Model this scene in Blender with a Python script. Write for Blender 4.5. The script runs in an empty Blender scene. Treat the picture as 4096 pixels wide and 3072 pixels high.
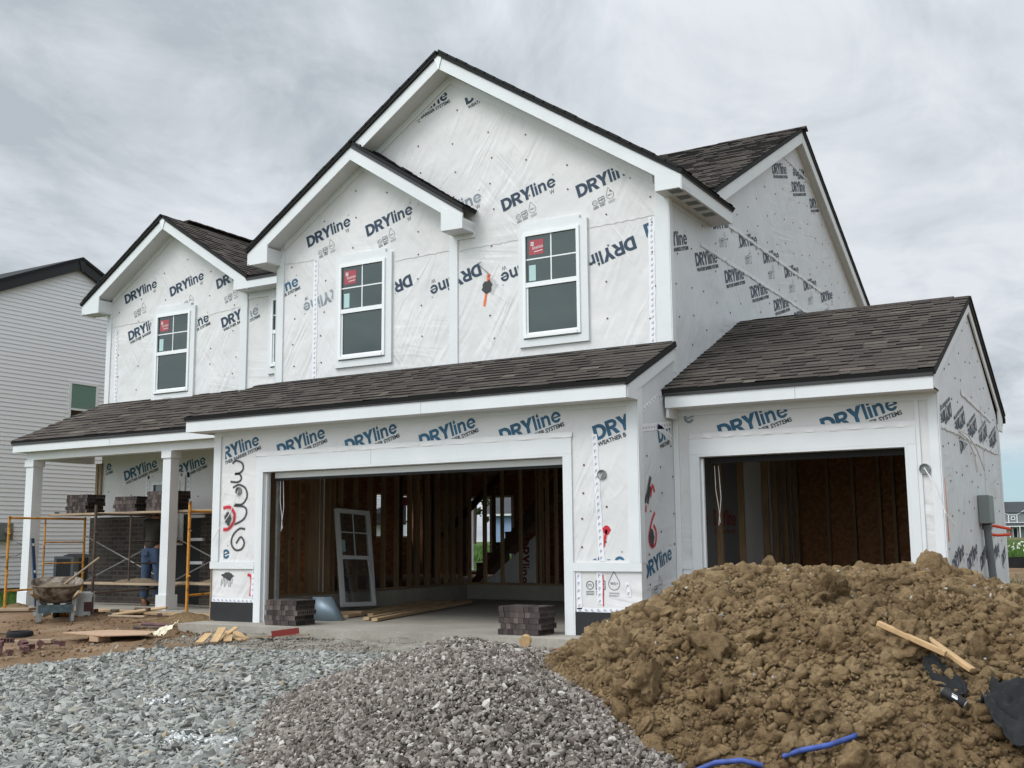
import bpy, bmesh, math, random
import numpy as np
from mathutils import Vector, Matrix
random.seed(7); rng=np.random.default_rng(7)
SC=bpy.context.scene; COL=SC.collection
PI=math.pi
# ------------------------------------------------------------------ helpers
class MB:
    def __init__(s): s.v=[];s.f=[];s.m=[]
    def add(s,vs,fs,m=0):
        b=len(s.v); s.v+= [tuple(p) for p in vs]
        for f in fs: s.f.append([b+i for i in f]); s.m.append(m)
        return s
    def box(s,x0,x1,y0,y1,z0,z1,m=0):
        if x0>x1:x0,x1=x1,x0
        if y0>y1:y0,y1=y1,y0
        if z0>z1:z0,z1=z1,z0
        return s.add([(x0,y0,z0),(x1,y0,z0),(x1,y1,z0),(x0,y1,z0),(x0,y0,z1),(x1,y0,z1),(x1,y1,z1),(x0,y1,z1)],
         [(0,3,2,1),(4,5,6,7),(0,1,5,4),(1,2,6,5),(2,3,7,6),(3,0,4,7)],m)
    def obox(s,c,ax,ay,az,m=0):
        c=Vector(c);ax=Vector(ax);ay=Vector(ay);az=Vector(az)
        vs=[c+ax*i+ay*j+az*k for k in(-1,1) for j in(-1,1) for i in(-1,1)]
        return s.add(vs,[(0,2,3,1),(4,5,7,6),(0,1,5,4),(1,3,7,5),(3,2,6,7),(2,0,4,6)],m)
    def beam(s,p,q,w,h,up=(0,0,1),m=0):
        p=Vector(p);q=Vector(q);d=(q-p);L=d.length;d.normalize()
        sd=d.cross(Vector(up))
        if sd.length<1e-4: sd=d.cross(Vector((0,1,0)))
        sd.normalize(); u=sd.cross(d)
        return s.obox((p+q)/2,d*L/2,sd*w/2,u*h/2,m)
    def prism(s,poly,ax,a,b,m=0):
        def P(u,v,t):
            return {'y':(u,t,v),'x':(t,u,v),'z':(u,v,t)}[ax]
        n=len(poly); vs=[P(u,v,a) for u,v in poly]+[P(u,v,b) for u,v in poly]
        fs=[tuple(range(n)),tuple(range(2*n-1,n-1,-1))]+[(i,i+n,(i+1)%n+n,(i+1)%n) for i in range(n)]
        return s.add(vs,fs,m)
    def tube(s,pts,r,n=8,m=0,cap=True):
        pts=[Vector(p) for p in pts]; rs=r if isinstance(r,(list,tuple)) else [r]*len(pts)
        b=len(s.v); ref=Vector((0,0,1))
        for i,p in enumerate(pts):
            d=(pts[min(i+1,len(pts)-1)]-pts[max(i-1,0)]).normalized()
            rr=ref if abs(d.dot(ref))<.95 else Vector((0,1,0))
            a=d.cross(rr).normalized();c=a.cross(d)
            for k in range(n):
                t=2*PI*k/n; s.v.append(tuple(p+(a*math.cos(t)+c*math.sin(t))*rs[i]))
        for i in range(len(pts)-1):
            for k in range(n):
                s.f.append([b+i*n+k,b+i*n+(k+1)%n,b+(i+1)*n+(k+1)%n,b+(i+1)*n+k]);s.m.append(m)
        if cap:
            s.f.append([b+k for k in range(n)][::-1]);s.m.append(m)
            e=b+(len(pts)-1)*n; s.f.append([e+k for k in range(n)]);s.m.append(m)
        return s
    def lathe(s,prof,c=(0,0,0),n=20,m=0):
        b=len(s.v)
        for r,z in prof:
            for k in range(n):
                t=2*PI*k/n; s.v.append((c[0]+r*math.cos(t),c[1]+r*math.sin(t),c[2]+z))
        for i in range(len(prof)-1):
            for k in range(n):
                s.f.append([b+i*n+k,b+i*n+(k+1)%n,b+(i+1)*n+(k+1)%n,b+(i+1)*n+k]);s.m.append(m)
        return s
    def build(s,name,mats,parent=None,smooth=False,loc=None):
        if not isinstance(mats,(list,tuple)): mats=[mats]
        me=bpy.data.meshes.new(name)
        o=bpy.data.objects.new(name,me); COL.objects.link(o)
        off=Vector((0,0,0))
        if parent is not None:
            o.parent=parent; off=Vector(parent['wl']) if 'wl' in parent else Vector((0,0,0))
            o['wl']=tuple(off)
        elif loc is not None:
            off=Vector(loc); o.location=loc; o['wl']=tuple(off)
        V=[(x-off[0],y-off[1],z-off[2]) for x,y,z in s.v]
        me.from_pydata(V,[],s.f)
        for mt in mats: me.materials.append(mt)
        if len(mats)>1: me.polygons.foreach_set('material_index',s.m)
        me.update()
        bm=bmesh.new();bm.from_mesh(me);bmesh.ops.recalc_face_normals(bm,faces=bm.faces);bm.to_mesh(me);bm.free()
        if smooth:
            me.polygons.foreach_set('use_smooth',[True]*len(me.polygons))
            try: me.set_sharp_from_angle(angle=math.radians(40))
            except Exception: pass
        return o
def thing(name,label,cat,loc=(0,0,0),group=None,rz=0):
    o=bpy.data.objects.new(name,None); COL.objects.link(o); o.location=loc; o.rotation_euler[2]=rz
    o['wl']=tuple(loc); o['label']=label;o['category']=cat
    if group:o['group']=group
    o.empty_display_size=.2
    return o
def tag(o,label=None,cat=None,group=None,kind=None):
    if label:o['label']=label
    if cat:o['category']=cat
    if group:o['group']=group
    if kind:o['kind']=kind
    return o
def bevel(o,w=.004,seg=1):
    m=o.modifiers.new('b','BEVEL');m.width=w;m.segments=seg;m.limit_method='ANGLE';m.angle_limit=math.radians(50);return o
# numpy value noise
_perm=np.random.default_rng(3).random((256,256,))
def vnoise(x,y):
    xi=np.floor(x).astype(int);yi=np.floor(y).astype(int);fx=x-xi;fy=y-yi
    fx=fx*fx*(3-2*fx);fy=fy*fy*(3-2*fy)
    g=lambda a,b:_perm[a%256,b%256]
    return (g(xi,yi)*(1-fx)+g(xi+1,yi)*fx)*(1-fy)+(g(xi,yi+1)*(1-fx)+g(xi+1,yi+1)*fx)*fy-.5
def fbm(x,y,o=4,s=1.0,g=.5):
    r=0;a=1
    for i in range(o):
        r=r+a*vnoise(x*s+17.3*i,y*s-9.1*i);a*=g;s*=2.03
    return r
# ------------------------------------------------------------------ materials
def lin(r,g,b):
    f=lambda c:(c/255/12.92 if c/255<.04045 else ((c/255+.055)/1.055)**2.4)
    return (f(r),f(g),f(b),1)
class NT:
    def __init__(s,name):
        s.m=bpy.data.materials.new(name);s.m.use_nodes=True;s.t=s.m.node_tree;s.n=s.t.nodes
        s.b=s.n['Principled BSDF'];s.tc=None
    def node(s,t,**k):
        n=s.n.new(t)
        for a,v in k.items():
            if a in n.inputs.keys(): n.inputs[a].default_value=v
            else: setattr(n,a,v)
        return n
    def link(s,a,b): s.t.links.new(a,b)
    def coord(s,scale=(1,1,1),rot=(0,0,0)):
        if s.tc is None: s.tc=s.node('ShaderNodeTexCoord')
        mp=s.node('ShaderNodeMapping');s.link(s.tc.outputs['Object'],mp.inputs['Vector'])
        mp.inputs['Scale'].default_value=scale;mp.inputs['Rotation'].default_value=rot
        return mp.outputs[0]
    def noise(s,scale,detail=4,rough=.55,vec=None,dist=0):
        n=s.node('ShaderNodeTexNoise');n.inputs['Scale'].default_value=scale;n.inputs['Detail'].default_value=detail
        n.inputs['Roughness'].default_value=rough;n.inputs['Distortion'].default_value=dist
        s.link(vec if vec is not None else s.coord(),n.inputs['Vector']);return n.outputs['Fac']
    def ramp(s,fac,stops):
        r=s.node('ShaderNodeValToRGB');s.link(fac,r.inputs[0]);e=r.color_ramp.elements
        while len(e)<len(stops): e.new(.5)
        for i,(p,c) in enumerate(stops): e[i].position=p;e[i].color=c if len(c)==4 else (*c,1)
        return r.outputs[0]
    def mix(s,fac,a,b,bt='MIX'):
        n=s.node('ShaderNodeMix',data_type='RGBA',blend_type=bt)
        for sock,v in ((n.inputs[0],fac),(n.inputs[6],a),(n.inputs[7],b)):
            if hasattr(v,'is_linked') or isinstance(v,bpy.types.NodeSocket): s.link(v,sock)
            else: sock.default_value=v if isinstance(v,(int,float)) or len(v)==4 else (*v,1)
        return n.outputs[2]
    def math(s,op,a,b=None):
        n=s.node('ShaderNodeMath',operation=op)
        for i,v in enumerate((a,b)):
            if v is None: continue
            if isinstance(v,bpy.types.NodeSocket): s.link(v,n.inputs[i])
            else: n.inputs[i].default_value=v
        return n.outputs[0]
    def bump(s,h,strength=.3,dist=.01,prev=None):
        n=s.node('ShaderNodeBump');n.inputs['Strength'].default_value=strength;n.inputs['Distance'].default_value=dist
        s.link(h,n.inputs['Height'])
        if prev is not None: s.link(prev,n.inputs['Normal'])
        return n.outputs[0]
    def attr(s,nm):
        n=s.node('ShaderNodeAttribute',attribute_name=nm);return n.outputs['Fac']
    def fin(s,col=None,rough=.6,nrm=None,metal=0,spec=.5):
        if col is not None:
            if isinstance(col,bpy.types.NodeSocket): s.link(col,s.b.inputs['Base Color'])
            else: s.b.inputs['Base Color'].default_value=col if len(col)==4 else (*col,1)
        if isinstance(rough,bpy.types.NodeSocket): s.link(rough,s.b.inputs['Roughness'])
        else: s.b.inputs['Roughness'].default_value=rough
        s.b.inputs['Metallic'].default_value=metal; s.b.inputs['Specular IOR Level'].default_value=spec
        if nrm is not None: s.link(nrm,s.b.inputs['Normal'])
        return s.m
def simple(name,col,rough=.6,metal=0,nscale=None,amt=.15,bump=0,bscale=60):
    t=NT(name)
    c=col
    if nscale:
        n=t.noise(nscale,5)
        c=t.ramp(n,[(.3,tuple(x*(1-amt) for x in col[:3])+(1,)),(.7,tuple(min(1,x*(1+amt)) for x in col[:3])+(1,))])
    nr=None
    if bump: nr=t.bump(t.noise(bscale,4),bump,.01)
    return t.fin(c,rough,nr,metal)
M={}
def mk():
    # house wrap: white spun sheet, wrinkled
    def wrap(nm,base,swap=False):
        t=NT(nm)
        def dirn(ang,along,across,off=0.):
            # turn first, then stretch: creases run along the turned axis
            r=(0,ang,0) if not swap else (ang,0,0)
            v=t.coord((1,1,1),r)
            mp=t.node('ShaderNodeMapping');t.link(v,mp.inputs['Vector']);mp.inputs['Location'].default_value=(off,off*.7,off*1.3)
            mp.inputs['Scale'].default_value=(across,1,along) if not swap else (1,across,along)
            return mp.outputs[0]
        def ridge(v,sc,det,dist):
            n=t.noise(sc,det,.5,v,dist);return t.math('SUBTRACT',1.0,t.math('MULTIPLY',t.math('ABSOLUTE',t.math('SUBTRACT',n,.5)),2.6))
        def mask(seed,lo,hi,sc=.75):
            return t.ramp(t.noise(sc,2,.5,t.coord((1,1,1),(seed,seed*.7,seed*1.9))),[(lo,(0,)*3),(hi,(1,)*3)])
        h1=t.math('MULTIPLY',ridge(dirn(math.radians(-28),.5,2.9),1.3,2,1.0),mask(.3,.40,.60))
        h2=t.math('MULTIPLY',ridge(dirn(math.radians(35),.5,3.2,3.),1.4,2,.9),mask(1.4,.46,.62,.9))
        h3=t.math('MULTIPLY',ridge(dirn(math.radians(82),.4,2.6,7.),1.4,2,.8),mask(2.2,.50,.64,.6))
        b1=t.bump(h1,.6,.026);b2=t.bump(h2,.5,.022,b1);b3=t.bump(h3,.5,.022,b2)
        b4=t.bump(t.noise(1.7,3,.5),.5,.05,b3)
        b5=t.bump(t.noise(34,3),.10,.003,b4)
        st=t.noise(1.3,5,.6)
        c=t.ramp(st,[(.3,tuple(x*.93 for x in base)+(1,)),(.62,tuple(base)+(1,))])
        dirt=t.ramp(t.noise(4,6,.7),[(.62,(0,)*3),(.78,(.4,)*3)])
        c=t.mix(dirt,c,(.46,.41,.35,1))
        return t.fin(c,.42,b5,spec=.45)
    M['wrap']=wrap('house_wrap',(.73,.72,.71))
    M['wrap_shaded']=wrap('house_wrap_shaded',(.66,.67,.68),True)  # same sheet, side-wall shade put into a darker, cooler base colour
    t=NT('white_board'); v=t.coord((.8,.8,14))
    n=t.noise(7,6,.65,v,1.2)
    M['trim']=t.fin(t.ramp(t.noise(2,4),[(.3,(.70,.72,.72,1)),(.7,(.76,.775,.78,1))]),.5,t.bump(n,.28,.006))
    M['soffit']=simple('soffit_white',(.66,.665,.66),.6)
    M['vinyl']=simple('vinyl_white',(.84,.85,.85),.35)
    M['drip']=simple('dark_bronze_drip',(.028,.026,.026),.45)
    t=NT('asphalt_shingle'); a=t.attr('tone')
    c=t.ramp(a,[(0,lin(72,65,61)),(.35,lin(80,73,68)),(.7,lin(87,80,73)),(.9,lin(93,86,78)),(1,lin(106,99,89))])
    gr=t.noise(420,2,.6);gr2=t.noise(16,4,.6)
    c=t.mix(.55,c,t.ramp(gr,[(.3,(.25,.25,.25,1)),(.72,(1.7,1.7,1.7,1))]),'MULTIPLY')
    c=t.mix(.2,c,t.ramp(gr2,[(.3,(.5,.5,.5,1)),(.7,(1.4,1.4,1.4,1))]),'MULTIPLY')
    M['shingle']=t.fin(c,.95,t.bump(gr,.5,.004),spec=.15)
    M['shingle_edge']=simple('shingle_edge_black',(.012,.012,.012),.9)
    t=NT('window_glass'); 
    M['glass']=t.fin((.008,.014,.013,1),.03,t.bump(t.noise(.8,2),.08,.05),spec=.8)
    t.b.inputs['Specular Tint'].default_value=(.86,1.0,.97,1)
    t.b.inputs['IOR'].default_value=1.56
    t=NT('clear_glass');t.b.inputs['Alpha'].default_value=.18
    M['clearglass']=t.fin((.1,.14,.14,1),.03,spec=.8)
    M['screen']=simple('insect_screen',(.03,.033,.034),.6)
    M['ink']=simple('blue_ink',lin(40,92,122),.6,nscale=3,amt=.25)
    M['inkd']=simple('navy_ink',lin(38,58,80),.6,nscale=3,amt=.25)
    M['inkside']=simple('grey_navy_ink',lin(56,64,82),.6,nscale=3,amt=.3)
    M['inkb']=simple('black_ink',lin(52,60,70),.6)
    M['inkfade']=simple('pale_grey_ink',lin(140,150,158),.6,nscale=6,amt=.3)
    M['redink']=simple('dark_red_ink',lin(120,40,36),.6)
    M['red']=simple('red_sticker',lin(168,66,76),.5)
    M['white']=simple('white_print',(.8,.8,.8),.5)
    M['paleblue']=simple('pale_blue_label',lin(176,205,204),.5)
    M['membrane']=simple('black_membrane',(.012,.013,.014),.5,nscale=3,amt=.4,bump=.3,bscale=8)
    M['tape']=simple('white_tape',(.82,.82,.84),.35,bump=.15,bscale=20)
    M['tapeink']=simple('tape_blue',lin(60,64,130),.6)
    M['nail']=simple('nail_cap',lin(110,78,66),.5)
    # wood
    def wood(nm,a,b,sc=(1,1,1),rot=(0,0,0)):
        t=NT(nm);v=t.coord(sc,rot);n=t.noise(3.5,6,.6,v,1.0)
        c=t.ramp(n,[(.3,a),(.55,b),(.75,a)])
        k=t.ramp(t.noise(1.1,2),[(.3,(.75,.75,.75,1)),(.7,(1.15,1.15,1.15,1))])
        return t.fin(t.mix(1,c,k,'MULTIPLY'),.75,t.bump(n,.15,.004))
    M['stud']=wood('stud_pine',lin(124,98,72),lin(156,128,96),(14,14,.8))
    M['studx']=wood('lumber_pine',lin(168,138,104),lin(196,168,130),(3,3,12))
    M['plank']=wood('grey_plank',lin(146,126,104),lin(172,152,126),(1,12,12))
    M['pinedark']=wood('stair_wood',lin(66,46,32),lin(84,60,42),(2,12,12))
    t=NT('osb'); vo=t.node('ShaderNodeTexVoronoi');vo.inputs['Scale'].default_value=22;t.link(t.coord((1,.35,1),(.4,.2,.7)),vo.inputs['Vector'])
    M['osb']=t.fin(t.ramp(vo.outputs['Color'],[(.1,lin(126,80,46)),(.5,lin(148,98,58)),(.9,lin(166,116,72))]),.7)
    # concrete
    t=NT('concrete');n=t.noise(.8,6,.6);n2=t.noise(22,5,.6)
    c=t.ramp(n,[(.3,lin(138,132,122)),(.6,lin(166,160,148)),(.75,lin(178,173,162))])
    c=t.mix(.3,c,t.ramp(n2,[(.35,(.6,.6,.6,1)),(.7,(1.15,1.15,1.15,1))]),'MULTIPLY')
    M['concrete']=t.fin(c,.8,t.bump(n2,.15,.004))
    # brick
    t=NT('dark_brick');n=t.noise(30,5,.65);oi=t.node('ShaderNodeObjectInfo')
    c=t.ramp(oi.outputs['Random'],[(0,lin(46,39,37)),(.5,lin(70,60,57)),(1,lin(98,87,82))])
    c=t.mix(.5,c,t.ramp(n,[(.3,(.6,.6,.6,1)),(.7,(1.4,1.4,1.4,1))]),'MULTIPLY')
    M['brick']=t.fin(c,.85,t.bump(n,.4,.004))
    M['brickred']=simple('red_brown_brick',lin(110,78,74),.85,nscale=20,amt=.3,bump=.4,bscale=60)
    M['core']=simple('brick_core',(.008,.006,.006),.9)
    # laid brickwork
    t=NT('brickwork')
    bt=t.node('ShaderNodeTexBrick');v=t.coord((1,1,1),(PI/2,0,0));t.link(v,bt.inputs['Vector'])
    bt.inputs['Scale'].default_value=1;bt.inputs['Brick Width'].default_value=.21;bt.inputs['Row Height'].default_value=.078
    bt.inputs['Mortar Size'].default_value=.008;bt.inputs['Mortar Smooth'].default_value=.2
    bt.inputs['Color1'].default_value=lin(44,39,36);bt.inputs['Color2'].default_value=lin(66,59,54);bt.inputs['Mortar'].default_value=lin(84,77,70)
    c=t.mix(.5,bt.outputs['Color'],t.ramp(t.noise(18,5,.65),[(.3,(.55,.55,.55,1)),(.7,(1.35,1.35,1.35,1))]),'MULTIPLY')
    M['brickwork']=t.fin(c,.9,t.bump(bt.outputs['Fac'],-.5,.008))
    # soil
    t=NT('clay_soil');n=t.noise(2.2,8,.65);n2=t.noise(26,8,.7);a=t.attr('tone')
    c=t.ramp(n,[(.28,lin(122,101,74)),(.5,lin(153,130,98)),(.72,lin(180,157,122))])
    c=t.mix(.55,c,t.ramp(n2,[(.3,(.45,.43,.4,1)),(.5,(1,1,1,1)),(.75,(1.35,1.32,1.28,1))]),'MULTIPLY')
    c=t.mix(1,c,t.ramp(a,[(0,(.78,.76,.74,1)),(1,(1.22,1.2,1.18,1))]),'MULTIPLY')
    M['soil']=t.fin(c,.95,t.bump(t.noise(70,6,.7),1.0,.018,t.bump(n2,1.0,.05)),spec=.1)
    # ground
    t=NT('bare_ground');n=t.noise(1.1,8,.65);n2=t.noise(14,8,.7)
    c=t.ramp(n,[(.25,lin(96,77,58)),(.5,lin(126,103,80)),(.75,lin(152,131,108))])
    c=t.mix(.5,c,t.ramp(n2,[(.3,(.55,.53,.5,1)),(.55,(1,1,1,1)),(.8,(1.4,1.38,1.35,1))]),'MULTIPLY')
    g=t.ramp(t.noise(3,6,.7),[(.3,lin(44,60,26)),(.7,lin(84,104,46))])
    gm=t.attr('grass'); dm=t.attr('dust')
    c=t.mix(dm,c,t.ramp(t.noise(9,8,.7),[(.3,lin(112,108,100)),(.7,lin(158,154,144))]))
    c=t.mix(gm,c,g)
    M['ground']=t.fin(c,.95,t.bump(n2,.8,.03),spec=.15)
    def stones(nm,stops):
        t=NT(nm);a=t.attr('tone');c=t.ramp(a,stops)
        c=t.mix(.35,c,t.ramp(t.noise(40,4,.6),[(.3,(.65,.65,.65,1)),(.7,(1.25,1.25,1.25,1))]),'MULTIPLY')
        return t.fin(c,.85,t.bump(t.noise(90,3),.3,.004),spec=.25)
    M['gravel']=stones('grey_gravel',[(0,lin(104,104,99)),(.3,lin(132,133,128)),(.7,lin(152,153,148)),(.95,lin(174,174,167)),(1,lin(150,136,114))])
    M['pile']=stones('brown_gravel',[(0,lin(86,78,72)),(.3,lin(112,103,96)),(.6,lin(132,123,115)),(.9,lin(158,150,142)),(1,lin(190,185,177))])
    M['whitestone']=simple('lime_white',(.62,.63,.62),.9,nscale=30,amt=.25)
    M['grass']=simple('grass_green',lin(74,104,40),.9,nscale=4,amt=.4)
    M['flower']=simple('clover_white',(.7,.7,.62),.9)
    t=NT('steel_orange');n=t.noise(9,6,.7)
    M['orange']=t.fin(t.ramp(n,[(.35,lin(92,60,38)),(.47,lin(196,134,44)),(.75,lin(212,156,66))]),.55,t.bump(n,.2,.004))
    t=NT('steel_dark_rust');n=t.noise(9,6,.7)
    M['rust']=t.fin(t.ramp(n,[(.35,lin(58,48,42)),(.6,lin(88,72,58)),(.75,lin(120,100,70))]),.7,t.bump(n,.3,.004))
    M['rustred']=simple('rust_red_steel',lin(150,84,50),.6,nscale=12,amt=.3)
    M['galv']=simple('galvanised',lin(136,136,132),.45,metal=.4,nscale=8,amt=.2)
    M['duct']=simple('sheet_metal',lin(130,146,156),.5,metal=.5,nscale=2,amt=.1)
    M['greybox']=simple('grey_enamel',lin(120,126,124),.5)
    M['conduit']=simple('grey_pvc',lin(104,110,112),.5)
    M['orangeplastic']=simple('orange_cable',lin(214,74,36),.5)
    M['blackcloth']=simple('black_fabric',(.010,.011,.012),.9,nscale=5,amt=.5,bump=.6,bscale=9)
    M['black']=simple('black_matt',(.01,.01,.01),.7)
    M['blue']=simple('blue_pipe',lin(52,74,140),.6,nscale=14,amt=.4)
    t=NT('mortar_caked');n=t.noise(7,7,.7)
    M['tray']=t.fin(t.ramp(n,[(.40,lin(74,56,48)),(.48,lin(108,94,82)),(.60,lin(158,148,134))]),.8,t.bump(n,.6,.01))
    M['mortar']=simple('wet_mortar',lin(106,92,74),.9,nscale=14,amt=.25,bump=.8,bscale=30)
    M['steelblue']=simple('painted_blue_steel',lin(74,92,98),.6,nscale=12,amt=.4)
    M['bucket']=simple('white_pail',lin(196,200,200),.45,nscale=5,amt=.08)
    M['maroon']=simple('maroon_label',lin(96,62,64),.6,nscale=9,amt=.4)
    M['levelblue']=simple('level_blue',lin(48,66,94),.4)
    M['card']=simple('hardboard',lin(176,146,118),.8,nscale=4,amt=.1)
    M['cream']=simple('cream_plastic',lin(214,204,178),.5,nscale=6,amt=.12)
    M['cedar']=simple('wood_offcut',lin(186,154,112),.8,nscale=14,amt=.15)
    M['redsteel']=simple('red_primer',lin(126,40,34),.6)
    M['skin']=simple('skin',lin(176,126,100),.6)
    M['shirt']=simple('olive_shirt',lin(50,47,40),.9,bump=.4,bscale=9)
    M['jeans']=simple('blue_denim',lin(58,76,100),.9,nscale=9,amt=.2,bump=.5,bscale=9)
    M['boot']=simple('tan_boot',lin(96,74,52),.8)
    M['hair']=simple('dark_hair',(.012,.01,.009),.8)
    M['siding']=simple('white_vinyl_siding',(.86,.87,.88),.5)
    M['greysiding']=simple('grey_siding',lin(128,130,130),.6)
    M['greysiding2']=simple('light_grey_siding',lin(150,152,150),.6)
    M['bluesiding']=simple('blue_siding',lin(120,146,176),.6)
    M['blackroof']=simple('black_shingle',(.015,.016,.018),.95,nscale=30,amt=.5,bump=.4,bscale=60)
    M['charroof']=simple('charcoal_shingle',lin(58,60,64),.9,nscale=12,amt=.3)
    M['blackfascia']=simple('black_fascia',(.01,.011,.012),.5)
    M['greenglass']=simple('green_tinted_glass',lin(118,148,134),.15)
    M['ac']=simple('ac_grey',lin(104,106,108),.5)
    M['acdark']=simple('ac_dark',(.03,.03,.032),.7)
    M['foliage']=simple('leaf_green',lin(58,74,36),.9,nscale=1.5,amt=.5)
    M['bark']=simple('bark',lin(78,66,54),.9)
    M['spraydk']=simple('black_spray',(.05,.05,.05),.7)
    M['sprayred']=simple('red_spray',lin(196,30,50),.6)
    M['sprayor']=simple('orange_spray',lin(240,110,40),.6)
    def soft(nm,col,al):
        t=NT(nm);n=t.noise(60,3,.7);v=t.math('MULTIPLY',t.ramp(n,[(.3,(0,)*3),(.7,(1,)*3)]),al);t.link(v,t.b.inputs['Alpha'])
        return t.fin(col,.8)
    M['softdk']=soft('black_spray_mist',(.08,.08,.08,1),.32)
    M['softred']=soft('red_spray_mist',lin(220,50,70),.4)
    M['softor']=soft('orange_spray_mist',lin(240,120,60),.5)
mk()
# ------------------------------------------------------------------ shingles
def shingle_roof(name,polys,parent,mat='shingle',thick=.07,expo=.14,seed=1,under='shingle_edge_black_',edge=.012):
    R=random.Random(seed)
    bm=bmesh.new(); L=bm.verts.layers.float.new('tone')
    off=Vector(parent['wl'])
    for poly in polys:
        P=[Vector(p) for p in poly]
        n=(P[1]-P[0]).cross(P[2]-P[0]).normalized()
        if n.z<0: n=-n
        v=(Vector((0,0,1))-n*n.z).normalized(); u=v.cross(n).normalized()
        O=P[0]
        uv=[((p-O).dot(u),(p-O).dot(v)) for p in P]
        u0=min(a for a,b in uv);u1=max(a for a,b in uv);v0=min(b for a,b in uv);v1=max(b for a,b in uv)
        sb=bmesh.new(); sl=sb.verts.layers.float.new('tone')
        r=0; vv=v0
        while vv<v1:
            x=u0-R.random()*.3
            prevthick=False
            while x<u1:
                w=R.uniform(.11,.34); th=edge+(0.009 if R.random()<.5 else 0)
                tone=R.random()
                tone=tone*.75 if R.random()<.93 else .8+.2*R.random()
                j=R.uniform(-.004,.004)
                a0=O+u*x+v*(vv+j);a1=O+u*(x+w)+v*(vv+j);b1=O+u*(x+w)+v*(vv+expo+.02);b0=O+u*x+v*(vv+expo+.02)
                pts=[a0+n*.001,a1+n*.001,a1+n*th,a0+n*th,b1+n*.004,b0+n*.004]
                vs=[sb.verts.new(p-off) for p in pts]
                for q in vs: q[sl]=tone
                vs[0][sl]=vs[1][sl]=0
                f=sb.faces.new((vs[0],vs[1],vs[2],vs[3]));f.material_index=1
                f=sb.faces.new((vs[3],vs[2],vs[4],vs[5]));f.material_index=0
                f=sb.faces.new((vs[0],vs[3],vs[5]));f.material_index=1
                f=sb.faces.new((vs[1],vs[4],vs[2]));f.material_index=1
                x+=w
            vv+=expo;r+=1
        # clip to the polygon
        cen=sum(P,Vector())/len(P)
        for i in range(len(P)):
            a=P[i];b=P[(i+1)%len(P)];e=(b-a);
            if e.length<1e-5: continue
            pn=e.cross(n).normalized()
            if (cen-a).dot(pn)>0: pn=-pn
            bmesh.ops.bisect_plane(sb,geom=sb.verts[:]+sb.edges[:]+sb.faces[:],dist=1e-5,plane_co=a-off,plane_no=pn,clear_outer=True)
        me=bpy.data.meshes.new('t');sb.to_mesh(me);sb.free();bm.from_mesh(me);bpy.data.meshes.remove(me)
        L=bm.verts.layers.float['tone']
        # deck
        top=[bm.verts.new(p-off-n*.0005) for p in P];bot=[bm.verts.new(p-off-n*thick) for p in P]
        k=len(P)
        fs=[bm.faces.new(top),bm.faces.new(bot[::-1])]+[bm.faces.new((top[i],bot[i],bot[(i+1)%k],top[(i+1)%k])) for i in range(k)]
        for f in fs:f.material_index=1
    me=bpy.data.meshes.new(name);bm.to_mesh(me);bm.free()
    for m in (M[mat],M['shingle_edge']): me.materials.append(m)
    o=bpy.data.objects.new(name,me);COL.objects.link(o);o.parent=parent;o['wl']=tuple(off)
    return o
def roof_edge_bumps(mb,p,q,n=(0,0,1),step=.19,h=.02):
    p=Vector(p);q=Vector(q);d=q-p;L=d.length;d.normalize();k=int(L/step);n=Vector(n)
    for i in range(k):
        a=p+d*(i*step);b=a+d*(step*1.05)
        mb.obox((a+b)/2+n*(random.uniform(.0,h*.45)-.014),d*step*.55,Vector((0,1,0))*.02 if abs(d.y)<.5 else Vector((1,0,0))*.02,n*.016)
# ------------------------------------------------------------------ lettering
def strip(outer,inner):
    return [(outer[i],outer[i+1],inner[i+1],inner[i]) for i in range(len(outer)-1)]
def arc(cx,cy,rx,ry,a0,a1,n): return [(cx+rx*math.cos(math.radians(a0+(a1-a0)*i/n)),cy+ry*math.sin(math.radians(a0+(a1-a0)*i/n))) for i in range(n+1)]
def glyphs():
    G={}
    # D
    G['D']=(strip([(0,0),(0,1)],[(.25,0),(.25,1)])+strip([(.25,1)]+arc(.36,.5,.52,.5,90,-90,12)+[(.25,0)],[(.25,.78)]+arc(.36,.5,.26,.28,90,-90,12)+[(.25,.22)]),.86)
    G['R']=(strip([(0,0),(0,1)],[(.25,0),(.25,1)])+strip([(.25,1)]+arc(.42,.69,.36,.31,90,-90,10)+[(.25,.38)],[(.25,.79)]+arc(.42,.69,.13,.1,90,-90,10)+[(.25,.59)])+[((.34,.38),(.62,.38),(.86,0),(.56,0))],.74)
    G['Y']=([((0,1),(.30,1),(.46,.68),(.46,.36),(.34,.40)),((.46,.68),(.62,1),(.92,1),(.58,.40),(.46,.36)),((.34,.40),(.46,.36),(.58,.40),(.58,0),(.34,0))],.90)
    G['l']=([((0,0),(.19,0),(.19,1.02),(0,1.02))],.25)
    G['i']=([((0,0),(.19,0),(.19,.72),(0,.72)),tuple([(.095,1.08)]+[(.095+.1*math.cos(math.radians(a)),.87+.09*math.sin(math.radians(a))) for a in (30,0,-30,-60,-90,-120,-150,180,150)][:9])],.26)
    G['n']=([((0,0),(.19,0),(.19,.72),(0,.72))]+strip([(.19,.66)]+arc(.35,.44,.27,.3,100,0,7)+[(.62,0)],[(.19,.48)]+arc(.34,.42,.09,.13,100,0,7)+[(.43,0)]),.70)
    G['e']=(strip(arc(.34,.35,.35,.37,8,330,16),arc(.34,.35,.18,.19,8,322,16))+[((.17,.30),(.69,.30),(.69,.40),(.17,.40))],.70)
    return G
GL=glyphs()
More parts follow.
